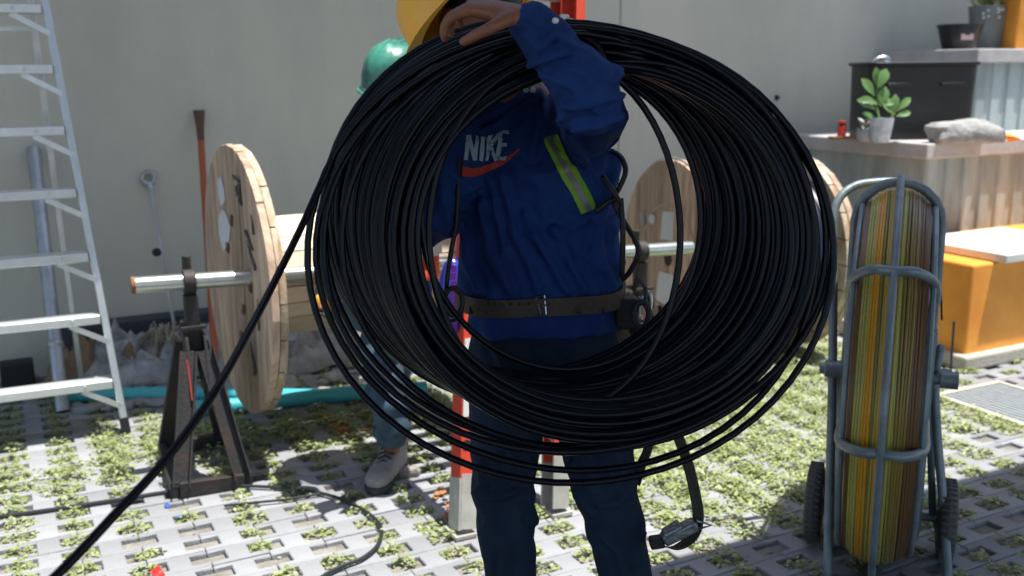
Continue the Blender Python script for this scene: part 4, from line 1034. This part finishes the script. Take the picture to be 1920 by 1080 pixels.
# boots
def boot(ank, fdir, par, s=1.0, m=None):
    B = V(ank.x, ank.y, 0); fd = V(fdir.x, fdir.y, 0).normalized(); sd = UP.cross(fd); u = MB()
    u.loft([ell(B+fd*x*s+UP*(z*s), a_*s, h_*s, sd, UP, 16, 2.6) for x, z, a_, h_ in ((-.075,.06,.030,.035),(-.05,.065,.038,.05),(0,.065,.042,.05),(.06,.058,.046,.045),(.12,.050,.050,.034),(.165,.045,.044,.027),(.19,.042,.025,.018))])
    limb(u, [B+fd*(-.02)+UP*.07*s, B-fd*.015+UP*.15*s], [.044*s, .050*s])
    me = fused(u, .006*s, 2); o = meshobj('boot', me, m or M['boot'], par)
    q = MB(); out = [( -.085,.0),(-.075,.03),(-.03,.038),(.04,.040),(.10,.052),(.16,.046),(.195,.02),(.20,0),(.195,-.02),(.16,-.046),(.10,-.052),(.04,-.040),(-.03,-.038),(-.075,-.03)]
    q.prism([(x*s, y*s) for x, y in out], B+UP*.001, fd, sd, UP, .026*s); q.build('sole', M['sole'], o, bevel=.004)
    for k in range(5):
        l = MB(); c_ = B+fd*(.035+.018*k)*s+UP*(.128-.012*k)*s; l.tube([c_+sd*.026*s-UP*.008, c_+UP*.004, c_-sd*.026*s+fd*.012-UP*.008], .0032*s, 5); l.build('lace', M['blackdull'], o)
boot(V(ankA.x-.01, ankA.y, 0), V(-.15, -1, 0), pm1); boot(V(ankB.x+.01, ankB.y, 0), V(.2, -1, 0), pm1)
helmet('hard_hat', headc+hup*.048, hup, hface, M['helmety'], pm1, 1.02)
# collar / undershirt
m_ = MB(); pts = [on_surface(bvh_of([shirt]), a, b_, .004, 2.1) for a, b_ in ((1002,158),(985,182),(960,200),(930,212),(900,222),(885,226))]
m_.tube(spline(pts, 4), .010, 8); m_.build('collar', M['shirt'], pm1, smooth=180)
bv = bvh_of([shirt])
# reflective strip
strip = [(1034,254),(1048,290),(1064,322),(1084,356),(1104,398)]
m_ = MB(); decal(m_, bv, strip, 31, .004, 5, 4); m_.build('reflective_strip', M['hivis'], pm1, smooth=180)
m_ = MB(); decal(m_, bv, strip, 11, .0055, 5, 2); m_.build('grey_stripe', M['reflect'], pm1, smooth=180)
# chest print
LET = {'N': [[(0,0),(.22,1)],[(.22,1),(.62,0)],[(.62,0),(.84,1)]], 'I': [[(0,0),(.22,1)]], 'K': [[(0,0),(.22,1)],[(.10,.42),(.85,1)],[(.28,.55),(.68,0)]],
       'E': [[(0,0),(.22,1)],[(.0,.06),(.60,.06)],[(.10,.5),(.62,.5)],[(.22,.94),(.82,.94)]]}
m_ = MB()
for ch, x0, y0, wd, ht in (('N',873,301,27,46),('I',901,302,27,48),('K',913,302,27,50),('E',934,300,26,54)):
    for st in LET[ch]:
        decal(m_, bv, [(x0+a*wd, y0-b_*ht) for a, b_ in st], 7.5 if abs(st[0][1]-st[1][1]) > .2 else 6.5, .0032+.0004*random.random(), 6, 2)
m_.build('lettering', M['print_w'], pm1, smooth=180)
m_ = MB(); decal(m_, bv, [(866,322),(885,325),(905,320),(925,312),(945,303),(960,293),(974,280)], 20, .003, 4, 3, taper=(20, 3)); m_.build('swoosh_mark', M['print_r'], pm1, smooth=180)
# belt
bvb = bvh_of([shirt, trs])
def wrap(bv, c, ax, half, off, n=72, thick=.004, tilt=(0,0), seg0=0, seg1=1, rmax=.4):
    out = []
    for k in range(n+1):
        a = 2*math.pi*(seg0+(seg1-seg0)*k/n); d_ = V(math.cos(a), math.sin(a), 0); zc = tilt[0]*math.cos(a)+tilt[1]*math.sin(a); rr_ = 0
        for z in (-half, 0, half):
            h_ = bv.ray_cast(c+d_*rmax+UP*(z+zc), -d_)
            if h_[0] is not None: rr_ = max(rr_, V(h_[0].x-c.x, h_[0].y-c.y, 0).length)
        out.append((d_, rr_, zc))
    rs = [o_[1] for o_ in out]; sm = [max(rs[max(0, i-2):i+3]) for i in range(len(rs))]; sm = [sum(sm[max(0, i-2):i+3])/len(sm[max(0, i-2):i+3]) for i in range(len(sm))]
    vs = []
    for (d_, _, zc), r_ in zip(out, sm):
        for (dz, o_) in ((-half, off), (-half, off+thick), (half, off+thick), (half, off)): vs.append(c+d_*(r_+o_)+UP*(dz+zc))
    m_ = MB(); m_.add(vs, [(i*4+j, i*4+(j+1) % 4, i*4+4+(j+1) % 4, i*4+4+j) for i in range(n) for j in range(4)]); return m_
bc = P(1018, 577, 2.195)+V(0,0,.033)
belt = wrap(bv, bc, UP, .019, .001, tilt=(.003, 0)).build('belt', M['leather'], pm1, smooth=50)
bvB = bvh_of([shirt, trs, belt])
m_ = MB(); q = [on_surface(bvB, a, b_, .006) for a, b_ in ((1007,553),(1018,551),(1024,588),(1013,591))]; m_.tube(q, .0025, 6, closed=True); m_.tube([on_surface(bvB, 1016, 572, .006), on_surface(bvB, 1028, 570, .008)], .002, 6); m_.build('buckle', M['steel'], belt)
m_ = MB()
for a in (915, 928, 941, 957, 974, 992): m_.ellip(on_surface(bvB, a, 570, .001), .003, .002, .003, n=8)
m_.build('belt_holes', M['hair'], belt)
for (a, b_) in ((884,572), (1085,570), (1130,568)): m_ = MB(); m_.tube([on_surface(bvB, a, b_-17, .003), on_surface(bvB, a, b_+17, .003)], .004, 6); m_.build('belt_loop', M['blackdull'], belt)
# pouch on the belt, photo right
m_ = MB(); c = P(1172, 585, 2.15); m_.box(c, (.05, .05, .07), SX, SY); m_.build('belt_pouch', M['blackdull'], belt, bevel=.008)
# harness straps
m_ = MB()
for line in ([(1148,283,2.1),(1165,296,2.06),(1173,322,2.05),(1160,355,2.05),(1150,375,2.04),(1168,412,2.04),(1192,452,2.06),(1196,478,2.06),(1182,508,2.08),(1168,524,2.1)], [(1116,398,2.02),(1138,380,2.02),(1160,370,2.03)], [(1164,372,2.03),(1168,440,2.03),(1166,520,2.06)],
             [(1130,330,2.03),(1150,360,2.02),(1166,385,2.03)]):
    m_.tube(spline([P(*q) for q in line], 5), .0058, 6)
m_.build('harness_strap', M['blackdull'], pm1, smooth=180)
m_ = MB(); m_.tube([on_surface(bvB, a, b_, .005, 2.05) for a, b_ in ((862,300),(858,360),(852,420),(846,470),(838,520),(836,556))], .0052, 6); m_.build('harness_strap', M['blackdull'], pm1, smooth=180)
def ringpx(cx, cy, rx, ry, t, r, m, nm, par, n=24, ang=0):
    m_ = MB(); pts = []
    for k in range(n):
        a = 2*math.pi*k/n; x, y = rx*math.cos(a), ry*math.sin(a); pts.append(P(cx+x*math.cos(ang)-y*math.sin(ang), cy+x*math.sin(ang)+y*math.cos(ang), t))
    m_.tube(pts, r, 8, closed=True); return m_.build(nm, m, par, smooth=180)
ringpx(850, 566, 17, 26, 2.03, .0055, M['steel_dark'], 'carabiner', pm1); ringpx(845, 572, 22, 30, 2.06, .004, M['blackdull'], 'carabiner', pm1)
ringpx(1203, 590, 14, 24, 2.08, .007, M['blackdull'], 'carabiner', pm1); ringpx(1210, 575, 10, 28, 2.1, .004, M['steel'], 'carabiner', pm1, ang=.2)
m_ = MB(); m_.tube([P(1188,545,2.09), P(1195,520,2.09), P(1210,540,2.09), P(1212,575,2.09)], .005, 6); m_.build('hook_webbing', M['blackdull'], pm1)
# white tag on sleeve and collar
for (a, b_, nn) in ((1052, 36, 6), (988, 170, 4)):
    for k in range(nn):
        m_ = MB(); c_ = on_surface(bv, a+random.gauss(0, 7), b_+random.gauss(0, 4), .002); m_.ellip(c_, .006, .003, .005, n=6); m_.build('paint_fleck', M['whitecan'], pm1)
fix(pm1)

# ---- lanyard strap hanging at the worker's side
ly = empty('lanyard', 'olive webbing lanyard with steel ratchet dangling beside the worker\'s knee', 'strap', P(1275, 900, 2.12))
def ribbon(pts, wd, th, wdir):
    m_ = MB(); ps = spline(pts, 6); vs = []
    for i, p_ in enumerate(ps):
        t = (ps[min(len(ps)-1, i+1)]-ps[max(0, i-1)]).normalized(); w_ = (wdir-t*wdir.dot(t)).normalized(); n_ = t.cross(w_)
        vs += [p_-w_*wd/2-n_*th/2, p_+w_*wd/2-n_*th/2, p_+w_*wd/2+n_*th/2, p_-w_*wd/2+n_*th/2]
    N = len(ps); m_.add(vs, [(i*4+j, i*4+(j+1) % 4, i*4+4+(j+1) % 4, i*4+4+j) for i in range(N-1) for j in range(4)]+[(3,2,1,0), (N*4-4,N*4-3,N*4-2,N*4-1)]); return m_
wd_ = CM@V(.6,.1,.8)
ribbon([P(1180,600,2.16), P(1235,720,2.12), P(1272,820,2.1), P(1290,870,2.1), P(1303,925,2.1), P(1309,970,2.1), P(1298,1006,2.1), P(1268,1026,2.1), P(1230,1022,2.11)], .030, .003, wd_).build('webbing', M['strap'], ly)
ribbon([P(1190,640,2.18), P(1222,760,2.17), P(1216,835,2.16), P(1203,870,2.16), P(1192,905,2.18)], .026, .003, wd_).build('webbing', M['strap'], ly)
a, b_ = P(1243, 1012, 2.09), P(1305, 982, 2.09); dv = (b_-a).normalized(); m_ = MB(); m_.beam(a, b_, .026, .03, side=UP); m_.beam(a+UP*.012, a+dv*.04+UP*.018, .012, .034, side=UP); m_.build('ratchet', M['oldsteel'], ly, bevel=.005)
m_ = MB(); m_.tube([P(1306,975,2.09), P(1334,985,2.09), P(1308,992,2.09)], .004, 6, closed=True); m_.build('triangle_ring', M['oldsteel'], ly)
m_ = MB(); m_.beam(P(1218,1018,2.1), P(1245,1014,2.1), .022, .03, side=UP); m_.build('end_fitting', M['blackdull'], ly, bevel=.004)
fix(ly)

# ---- worker behind -------------------------------------------------------
pw = empty('person', 'worker behind the coil in blue sleeves, orange vest, faded jeans and green hard hat', 'person', Z(735, 900))
ft = Z(737, 895); T2 = 3.62
hc = P(742, 186, T2-.06); up2 = V(.05, -.12, 1).normalized(); fc2 = V(-.3, -.9, -.25).normalized()
sA, sB = P(668, 275, T2), P(808, 250, T2+.03); eA, eB = P(624, 405, T2-.02), P(806, 400, T2+.05); wA, wB = P(612, 515, T2-.14), P(742, 500, T2-.26)
hp = P(722, 540, T2+.05); hA = P(718, 560, T2+.02); hB = P(760, 560, T2+.08)
kA = P(722, 725, T2-.03); aA = ft+UP*.12; kB = P(738, 700, T2+.30); aB = Z(745, 842)+UP*.12
b = MB(); b.loft([ell(p, rx, ry, SX, SY, 18, 2.3) for p, rx, ry in ((P(725,590,T2+.05), .13, .09), (hp, .15, .10), (P(724,460,T2+.02), .14, .10), (P(726,350,T2), .155, .105), (P(728,280,T2), .15, .09), (P(728,245,T2), .09, .07))])
limb(b, [P(728,240,T2), hc], [.055, .05]); head(b, hc, up2, fc2)
for a_, b__, c_ in ((sA, eA, wA), (sB, eB, wB)): limb(b, [a_, b__], [.05, .042]); limb(b, [b__, c_], [.042, .026]); limb(b, [P(728,262,T2), a_], [.05, .05])
for a_, b__, c_ in ((hA, kA, aA), (hB, kB, aB)): limb(b, [a_, b__], [.078, .054]); limb(b, [b__, c_], [.052, .034])
hand(b, wA, V(.05,-.2,-1), V(.3,-.6,0), V(.5,-.6,0), 1.0, .5); hand(b, wB, V(-.8,-.5,-.2), V(0,0,-1), V(-.2,-1,.1), 1.0, .5)
meshobj('body', fused(b, .0045, 2), M['skin'], pw); face_bits(hc, up2, fc2, pw)
s = MB(); s.loft([ell(p, rx, ry, SX, SY, 20, 2.4) for p, rx, ry in ((P(724,560,T2+.04), .170, .12), (P(724,460,T2+.02), .168, .125), (P(726,350,T2), .175, .125), (P(728,290,T2), .15, .11), (P(728,255,T2), .10, .08))])
for a_, b__, c_ in ((sA, eA, wA), (sB, eB, wB)): limb(s, [P(730,285,T2), a_], [.065, .068]); limb(s, [a_, b__], [.07, .058]); limb(s, [b__, b__+(c_-b__)*.92], [.058, .042])
me = fused(s, .008, 4); displace(me, folds(.012, [(dC, 40, 1.), (dA, 34, .8)], 6)); sh2 = meshobj('shirt', me, M['shirt2'], pw)
s = MB(); s.loft([ell(p, rx, ry, SX, SY, 24, 2.5) for p, rx, ry in ((P(724,520,T2+.03), .198, .145), (P(724,460,T2+.02), .195, .145), (P(726,350,T2), .198, .14), (P(728,290,T2), .165, .125), (P(728,252,T2), .11, .09))])
me = fused(s, .009, 2); displace(me, folds(.010, [(dC, 34, 1.), (dB, 30, .7)], 9)); ve = meshobj('vest', me, M['vest'], pw)
vb = bvh_of([ve]); wrap(vb, P(724, 458, T2+.02), UP, .030, .002, rmax=.6).build('reflective_band', M['reflect2'], ve, smooth=50)
s = MB(); s.loft([ell(p, rx, ry, SX, SY, 20, 2.4) for p, rx, ry in ((P(727,610,T2+.05), .155, .115), (hp, .165, .118), (P(724,500,T2+.03), .15, .105))])
limb(s, [hA, P(717,640,T2), kA, P(735,800,T2-.02), aA+UP*.06], [.09, .083, .070, .066, .062], 16, 5); limb(s, [hB, kB, aB+UP*.04], [.09, .068, .060])
me = fused(s, .008, 3)
def lf2(p, n_): return .011*math.sin(p.z*62+noise.noise(p*6)*5)*max(0, noise.noise(p*5)+.45)
displace(me, lf2); meshobj('trousers', me, M['jeans2'], pw)
boot(V(ft.x, ft.y+.02, 0), V(-.30, -1, 0), pw, 1.0, mat('boot_pale', (.36,.34,.33), .75, col2=(.20,.18,.17), scale=12, bump=.25, bscale=60)); boot(V(aB.x, aB.y, 0), V(-.1, -1, 0), pw)
# gloves
g_ = MB(); hand(g_, wA, V(.05,-.2,-1), V(.3,-.6,0), V(.5,-.6,0), 1.18, .5); limb(g_, [wA+V(0,.01,.05), wA], [.042, .036]); gl = meshobj('glove', fused(g_, .0055, 2), M['glove'], pw)
q_ = MB(); base = wA+V(.005,-.02,-.09)
for k in range(4): q_.ellip(base+V(-.03+.022*k, -.028, -.012*(k % 2)), .011, .012, .03, n=10)
q_.build('yellow_knuckle', M['gloveyellow'], gl, smooth=180)
g_ = MB(); hand(g_, wB, V(-.8,-.5,-.2), V(0,0,-1), V(-.2,-1,.1), 1.15, .5); meshobj('glove', fused(g_, .006, 2), M['glove'], pw)
helmet('hard_hat', hc+up2*.045, up2, fc2, M['helmetg'], pw, 1.0)
# cloth hanging from the helmet over the nape
m_ = MB(); n = 14; rt2 = fc2.cross(up2).normalized(); vs = []
for j in range(6):
    for i in range(n):
        a = R(120+i*14); p_ = hc+up2*(.045-j*.03)+rt2*(math.cos(a)*(.10+.004*j+.006*math.sin(i*1.7)))+fc2*(math.sin(a)*-.0+math.cos(a)*0-.06*math.sin(R(i*13.8)))
        vs.append(p_)
m_.add(vs, [(j*n+i, j*n+i+1, (j+1)*n+i+1, (j+1)*n+i) for j in range(5) for i in range(n-1)]); m_.build('neck_cloth', M['helmetg'], pw, smooth=180)
fix(pw)

# ================================================================== the coil (one continuous cable)
rg = random.Random(5)
def loopset():
    L_ = []
    N = 205
    for i in range(N):
        k = -1+2*i/(N-1)
        cx = 1058+k*80+rg.gauss(0, 1.5)+5*math.sin(i*.37); cy = 421+k*28+rg.gauss(0, 1.5)+4*math.sin(i*.23+1); t = 1.875-k*.105
        lay = .5+.5*math.sin(i*.83+1.3*math.sin(i*.11))+rg.uniform(-.1, .1); lay = max(0, min(1, lay))
        a = 330+(k+1)*13+lay*44+rg.gauss(0, 2); b_ = 300+(k+1)*10+lay*56+rg.gauss(0, 2)
        sc_ = t/1.83
        L_.append((cx, cy, a, b_, t, rg.gauss(0, .006), rg.gauss(0, .005)))
    # slack loops
    L_ = L_[:20] + [(1062, 440, 452, 396, 1.93, .02, 0)] + L_[20:60] + [(1052, 410, 262, 282, 1.86, 0, .02)] + L_[60:]
    L_ += [(1040, 440, 236, 330, 1.78, .01, .02), (1095, 452, 455, 392, 1.775, .0, .01), (1082, 462, 476, 386, 1.77, .01, -.02), (1062, 470, 470, 412, 1.77, .0, .03), (1070, 478, 494, 428, 1.765, .0, 0), (1072, 476, 493, 436, 1.76, -.01, -.01)]
    return L_
LP = loopset(); pts = []; SEG = 60
def lerp(a, b_, t): return tuple(x+(y-x)*t for x, y in zip(a, b_))
for i in range(len(LP)):
    nxt = LP[min(i+1, len(LP)-1)]
    for k in range(SEG):
        u = k/SEG; uu = max(0, min(1, (u-.90)/.10)); uu = uu*uu*(3-2*uu)
        if i == len(LP)-1 and u > .16: break
        cx, cy, a, b_, t, e1, e2 = lerp(LP[i], nxt, uu if i < len(LP)-1 else 0)
        q = -math.pi/2-.15-2*math.pi*u     # starts under the hand, falls down the left side
        x = cx + a*math.cos(q)+a*.02*math.sin(3*q+i)*e1*10; y = cy + b_*math.sin(q)*(1 if math.sin(q) < 0 else 1.0)+b_*e2*math.sin(2*q)
        pts.append(P(x, y, t + e1*math.cos(q)*1.2 + e2*math.sin(q)))
# tail leaves the last loop on the left and falls to the lower left
tail = [P(592, 365, 1.74), P(565, 425, 1.71), P(530, 497, 1.66), P(480, 595, 1.57), P(405, 730, 1.43), P(320, 850, 1.34), P(215, 965, 1.26), P(105, 1080, 1.2), P(-60, 1230, 1.1), P(-260, 1500, 1.05)]
pts += spline(tail, 8)
m_ = MB(); m_.tube(pts, .0064, 7); tag(m_.build('cable_coil', M['black'], smooth=180), 'huge coil of thick black cable hung on the front worker with one loose tail', 'cable coil')

# ================================================================== rodder cart on the right
rc = empty('duct_rodder', 'blue-grey caged duct rodder reel wound with yellow rod on two small wheels', 'cable reel', Z(1663, 1080))
RC = P(1662, 702, 3.02); rayv = V(RC.x, RC.y, 0).normalized(); dv = rayv; wv = V(dv.y, -dv.x, 0)   # dv: reel plane direction (away), wv: reel axis (photo right)
RR = .568
m_ = MB(); cols = ['y','y','g','y','y','o','y','g','y','o','g','b','o','b','o','b','b','b']  # browner towards the right: that half's shade is painted into the strands
mats = {'y': 0, 'g': 1, 'o': 2, 'b': 3}
n = 24; half = .086
for lay in range(3):
    for i in range(n):
        x = -half+2*half*(i+.5*(lay % 2)+.25)/n; rr_ = RR-.0105-lay*.008+rg.uniform(-.0025, .0025)-.05*(abs(x)/half)**3; m_.mi = mats[cols[min(17, max(0, int((i+rg.uniform(-1.5, 1.5))*18/n)))]]
        ph = rg.uniform(-.002, .002); m_.tube([RC+wv*(x+ph*math.sin(q*math.pi/18))+dv*(rr_*math.cos(q*math.pi/36))+UP*(rr_*math.sin(q*math.pi/36)) for q in range(72)], .0045, 6, closed=True)
m_.build('wound_rod', [M['rod_y'], M['rod_g'], M['rod_o'], M['rod_b']], rc, smooth=180)
m_ = MB(); m_.mi = 0
for rr0 in (RR-.055,):
    for s_ in (-1, 1):
        pass
def vlathe(prof, nm, m, n=56): q = MB(); q.lathe(prof, RC, dv, UP, wv, n); return q.build(nm, m, rc)
vlathe([(RR-.04, -half-.0), (RR-.04, half+.0)], 'drum_core', M['rod_b'])
m_ = MB()
for s_ in (-1, 1):
    for rr0 in (RR-.05, RR*.55): m_.tube([RC+wv*s_*(half+.012)+dv*(rr0*math.cos(q*math.pi/28))+UP*(rr0*math.sin(q*math.pi/28)) for q in range(56)], .008, 8, closed=True)
    for k in range(8):
        a = k*math.pi/4+.2; e_ = dv*math.cos(a)+UP*math.sin(a); m_.tube([RC+wv*s_*(half+.03), RC+wv*s_*(half+.012)+e_*(RR-.05)], .007, 6)
m_.build('reel_spokes', M['cage'], rc)
m_ = MB(); m_.tube([RC-wv*.19, RC+wv*.20], .016, 12); m_.tube([RC+wv*.15, RC+wv*.20], .026, 12); m_.tube([RC-wv*.12, RC-wv*.17], .03, 12); m_.build('axle', M['cage'], rc)
# ring around reel in its plane
tr = .0135
m_ = MB(); m_.tube([RC+dv*((RR+.045)*math.cos(q*math.pi/36))+UP*((RR+.030)*math.sin(q*math.pi/36)) for q in range(72)], .0105, 10, closed=True); m_.build('guard_ring', M['cage'], rc, smooth=180)
# frontal racetrack hoop
def race(hw, ht, off, top_extra=0, n=10, c=RC):
    pts = []
    for k in range(n+1): a = math.pi*k/n; pts.append(c+wv*hw*math.cos(a)+UP*(ht-hw+hw*math.sin(a)+top_extra*math.sin(a))+off)
    for k in range(n+1): a = math.pi+math.pi*k/n; pts.append(c+wv*hw*math.cos(a)+UP*(-ht+hw+hw*math.sin(a))+off)
    return pts
m_ = MB(); m_.tube(race(.118, RR+.018, -dv*.02), tr, 10, closed=True); m_.build('guard_hoop', M['cage'], rc, smooth=180)
# front U bars
def ubar(z_side, th, nm):
    f_ = RC-dv*((RR+.035)*math.cos(th))+UP*((RR+.035)*math.sin(th)); pts = []
    s1 = RC-wv*.118+UP*z_side; s2 = RC+wv*.118+UP*z_side
    pts = [s1, s1*.62+(f_-wv*.100)*.38, s1*.18+(f_-wv*.098)*.82, f_-wv*.055, f_, f_+wv*.055, s2*.18+(f_+wv*.098)*.82, s2*.62+(f_+wv*.100)*.38, s2]
    q = MB(); q.tube(spline(pts, 5), tr, 10); q.build('guard_bar', M['cage'], rc, smooth=180)
ubar(.15, R(42), 'a'); ubar(-.13, R(-3), 'b')
# outer arch frame
def fp(px, py, t): return P(px, py, t)
arch = [Z(1551, 1092, .01), P(1556, 900, 3.03), P(1561, 700, 3.06), P(1562, 520, 3.08), P(1562, 420, 3.09), P(1572, 375, 3.10), P(1600, 350, 3.11), P(1640, 342, 3.12), P(1690, 342, 3.12), P(1725, 358, 3.11), P(1742, 395, 3.10), P(1746, 470, 3.09), P(1750, 620, 3.07), P(1756, 800, 3.04), P(1770, 960, 3.02), Z(1778, 1096, .01)]
m_ = MB(); m_.tube(spline(arch, 5), .0135, 10); m_.build('frame_arch', M['cage'], rc, smooth=180)
# rear legs + axle + wheels
axL = P(1527, 948, 3.24); axR = axL+wv*.395
axL.z = axR.z = .128
m_ = MB(); m_.tube([axL, axR], .014, 10); m_.build('wheel_axle', M['cage'], rc)
m_ = MB(); m_.tube([RC+wv*.145+UP*.10, P(1742, 760, 3.1), axR-(axR-axL).normalized()*.04], .012, 8); m_.tube([RC-wv*.13, axL+(axR-axL).normalized()*.06], .012, 8); m_.build('rear_leg', M['cage'], rc, smooth=180)
m_ = MB(); m_.tube([Z(1551,1092,.012), axL+(axR-axL).normalized()*.05], .012, 8); m_.tube([Z(1778,1096,.012), axR-(axR-axL).normalized()*.03], .012, 8); m_.tube([Z(1551,1092,.012)-dv*.0, Z(1778,1096,.012)], .012, 8); m_.build('foot_bar', M['cage'], rc, smooth=180)
# brackets
for s_, q in ((-1, P(1562, 692, 3.05)), (1, P(1752, 700, 3.06))):
    m_ = MB(); m_.tube([q-wv*.025, q+wv*.02+(RC-q)*.25], .026, 12); m_.tube([q-wv*.04, q+wv*.05], .017, 12); m_.build('bearing_block', M['cage'], rc, bevel=.003)
m_ = MB(); m_.tube([P(1750, 706, 3.02), P(1782, 706, 3.0)], .012, 8); m_.build('crank_pin', M['steel_dark'], rc)
m_ = MB(); q = P(1741, 462, 3.04); m_.box(q, (.05, .06, .07), wv, dv); m_.box(q-UP*.09, (.035, .04, .06), wv, dv); m_.box(q+UP*.05-wv*.02, (.02,.05,.05), wv, dv); m_.build('brake_clamp', M['steel_dark'], rc, bevel=.004)
m_ = MB(); m_.tube(spline([P(1736,440,3.0), P(1760,470,2.97), P(1764,540,2.98), P(1766,600,3.0)], 5), .003, 6); m_.tube(spline([P(1730,420,3.0), P(1745,445,2.97), P(1757,462,2.98)], 5), .003, 6); m_.build('brake_wire', M['blackdull'], rc)
for q in (axL, axR):
    ax_ = (axR-axL).normalized(); s2 = UP.cross(ax_); w_ = empty('wheel', None, None, (0,0,0)); w_.parent = rc
    m_ = MB(); pr = []
    for k in range(13):
        a = 2*math.pi*k/12; pr.append((.100+.028*math.cos(a), .026*math.sin(a)))
    m_.lathe(pr, q, s2, UP, ax_, 40, capped=False)
    m_.build('tyre', M['tyre'], w_, smooth=180)
    m_ = MB(); m_.lathe([(.02, -.03), (.066, -.02), (.066, .02), (.02, .03)], q, s2, UP, ax_, 24); m_.build('rim', M['rim'], w_)
    m_ = MB()
    for k in range(40):
        a = 2*math.pi*k/40; e_ = s2*math.cos(a)+UP*math.sin(a); m_.beam(q+e_*.1265-ax_*.02, q+e_*.1265+ax_*.02+ (s2*-math.sin(a)+UP*math.cos(a))*.006, .005, .005, side=e_)
    m_.build('tread', M['tyre'], w_)
fix(rc)
rockmesh('stone', Z(762, 893)+UP*.015, .05, .03, .025, V(1,.4,0).normalized(), 44, m=M['sack'], label='small grey stone right of the left worker\'s boot', cat='stone', n=14)
print('objects', len(bpy.data.objects))
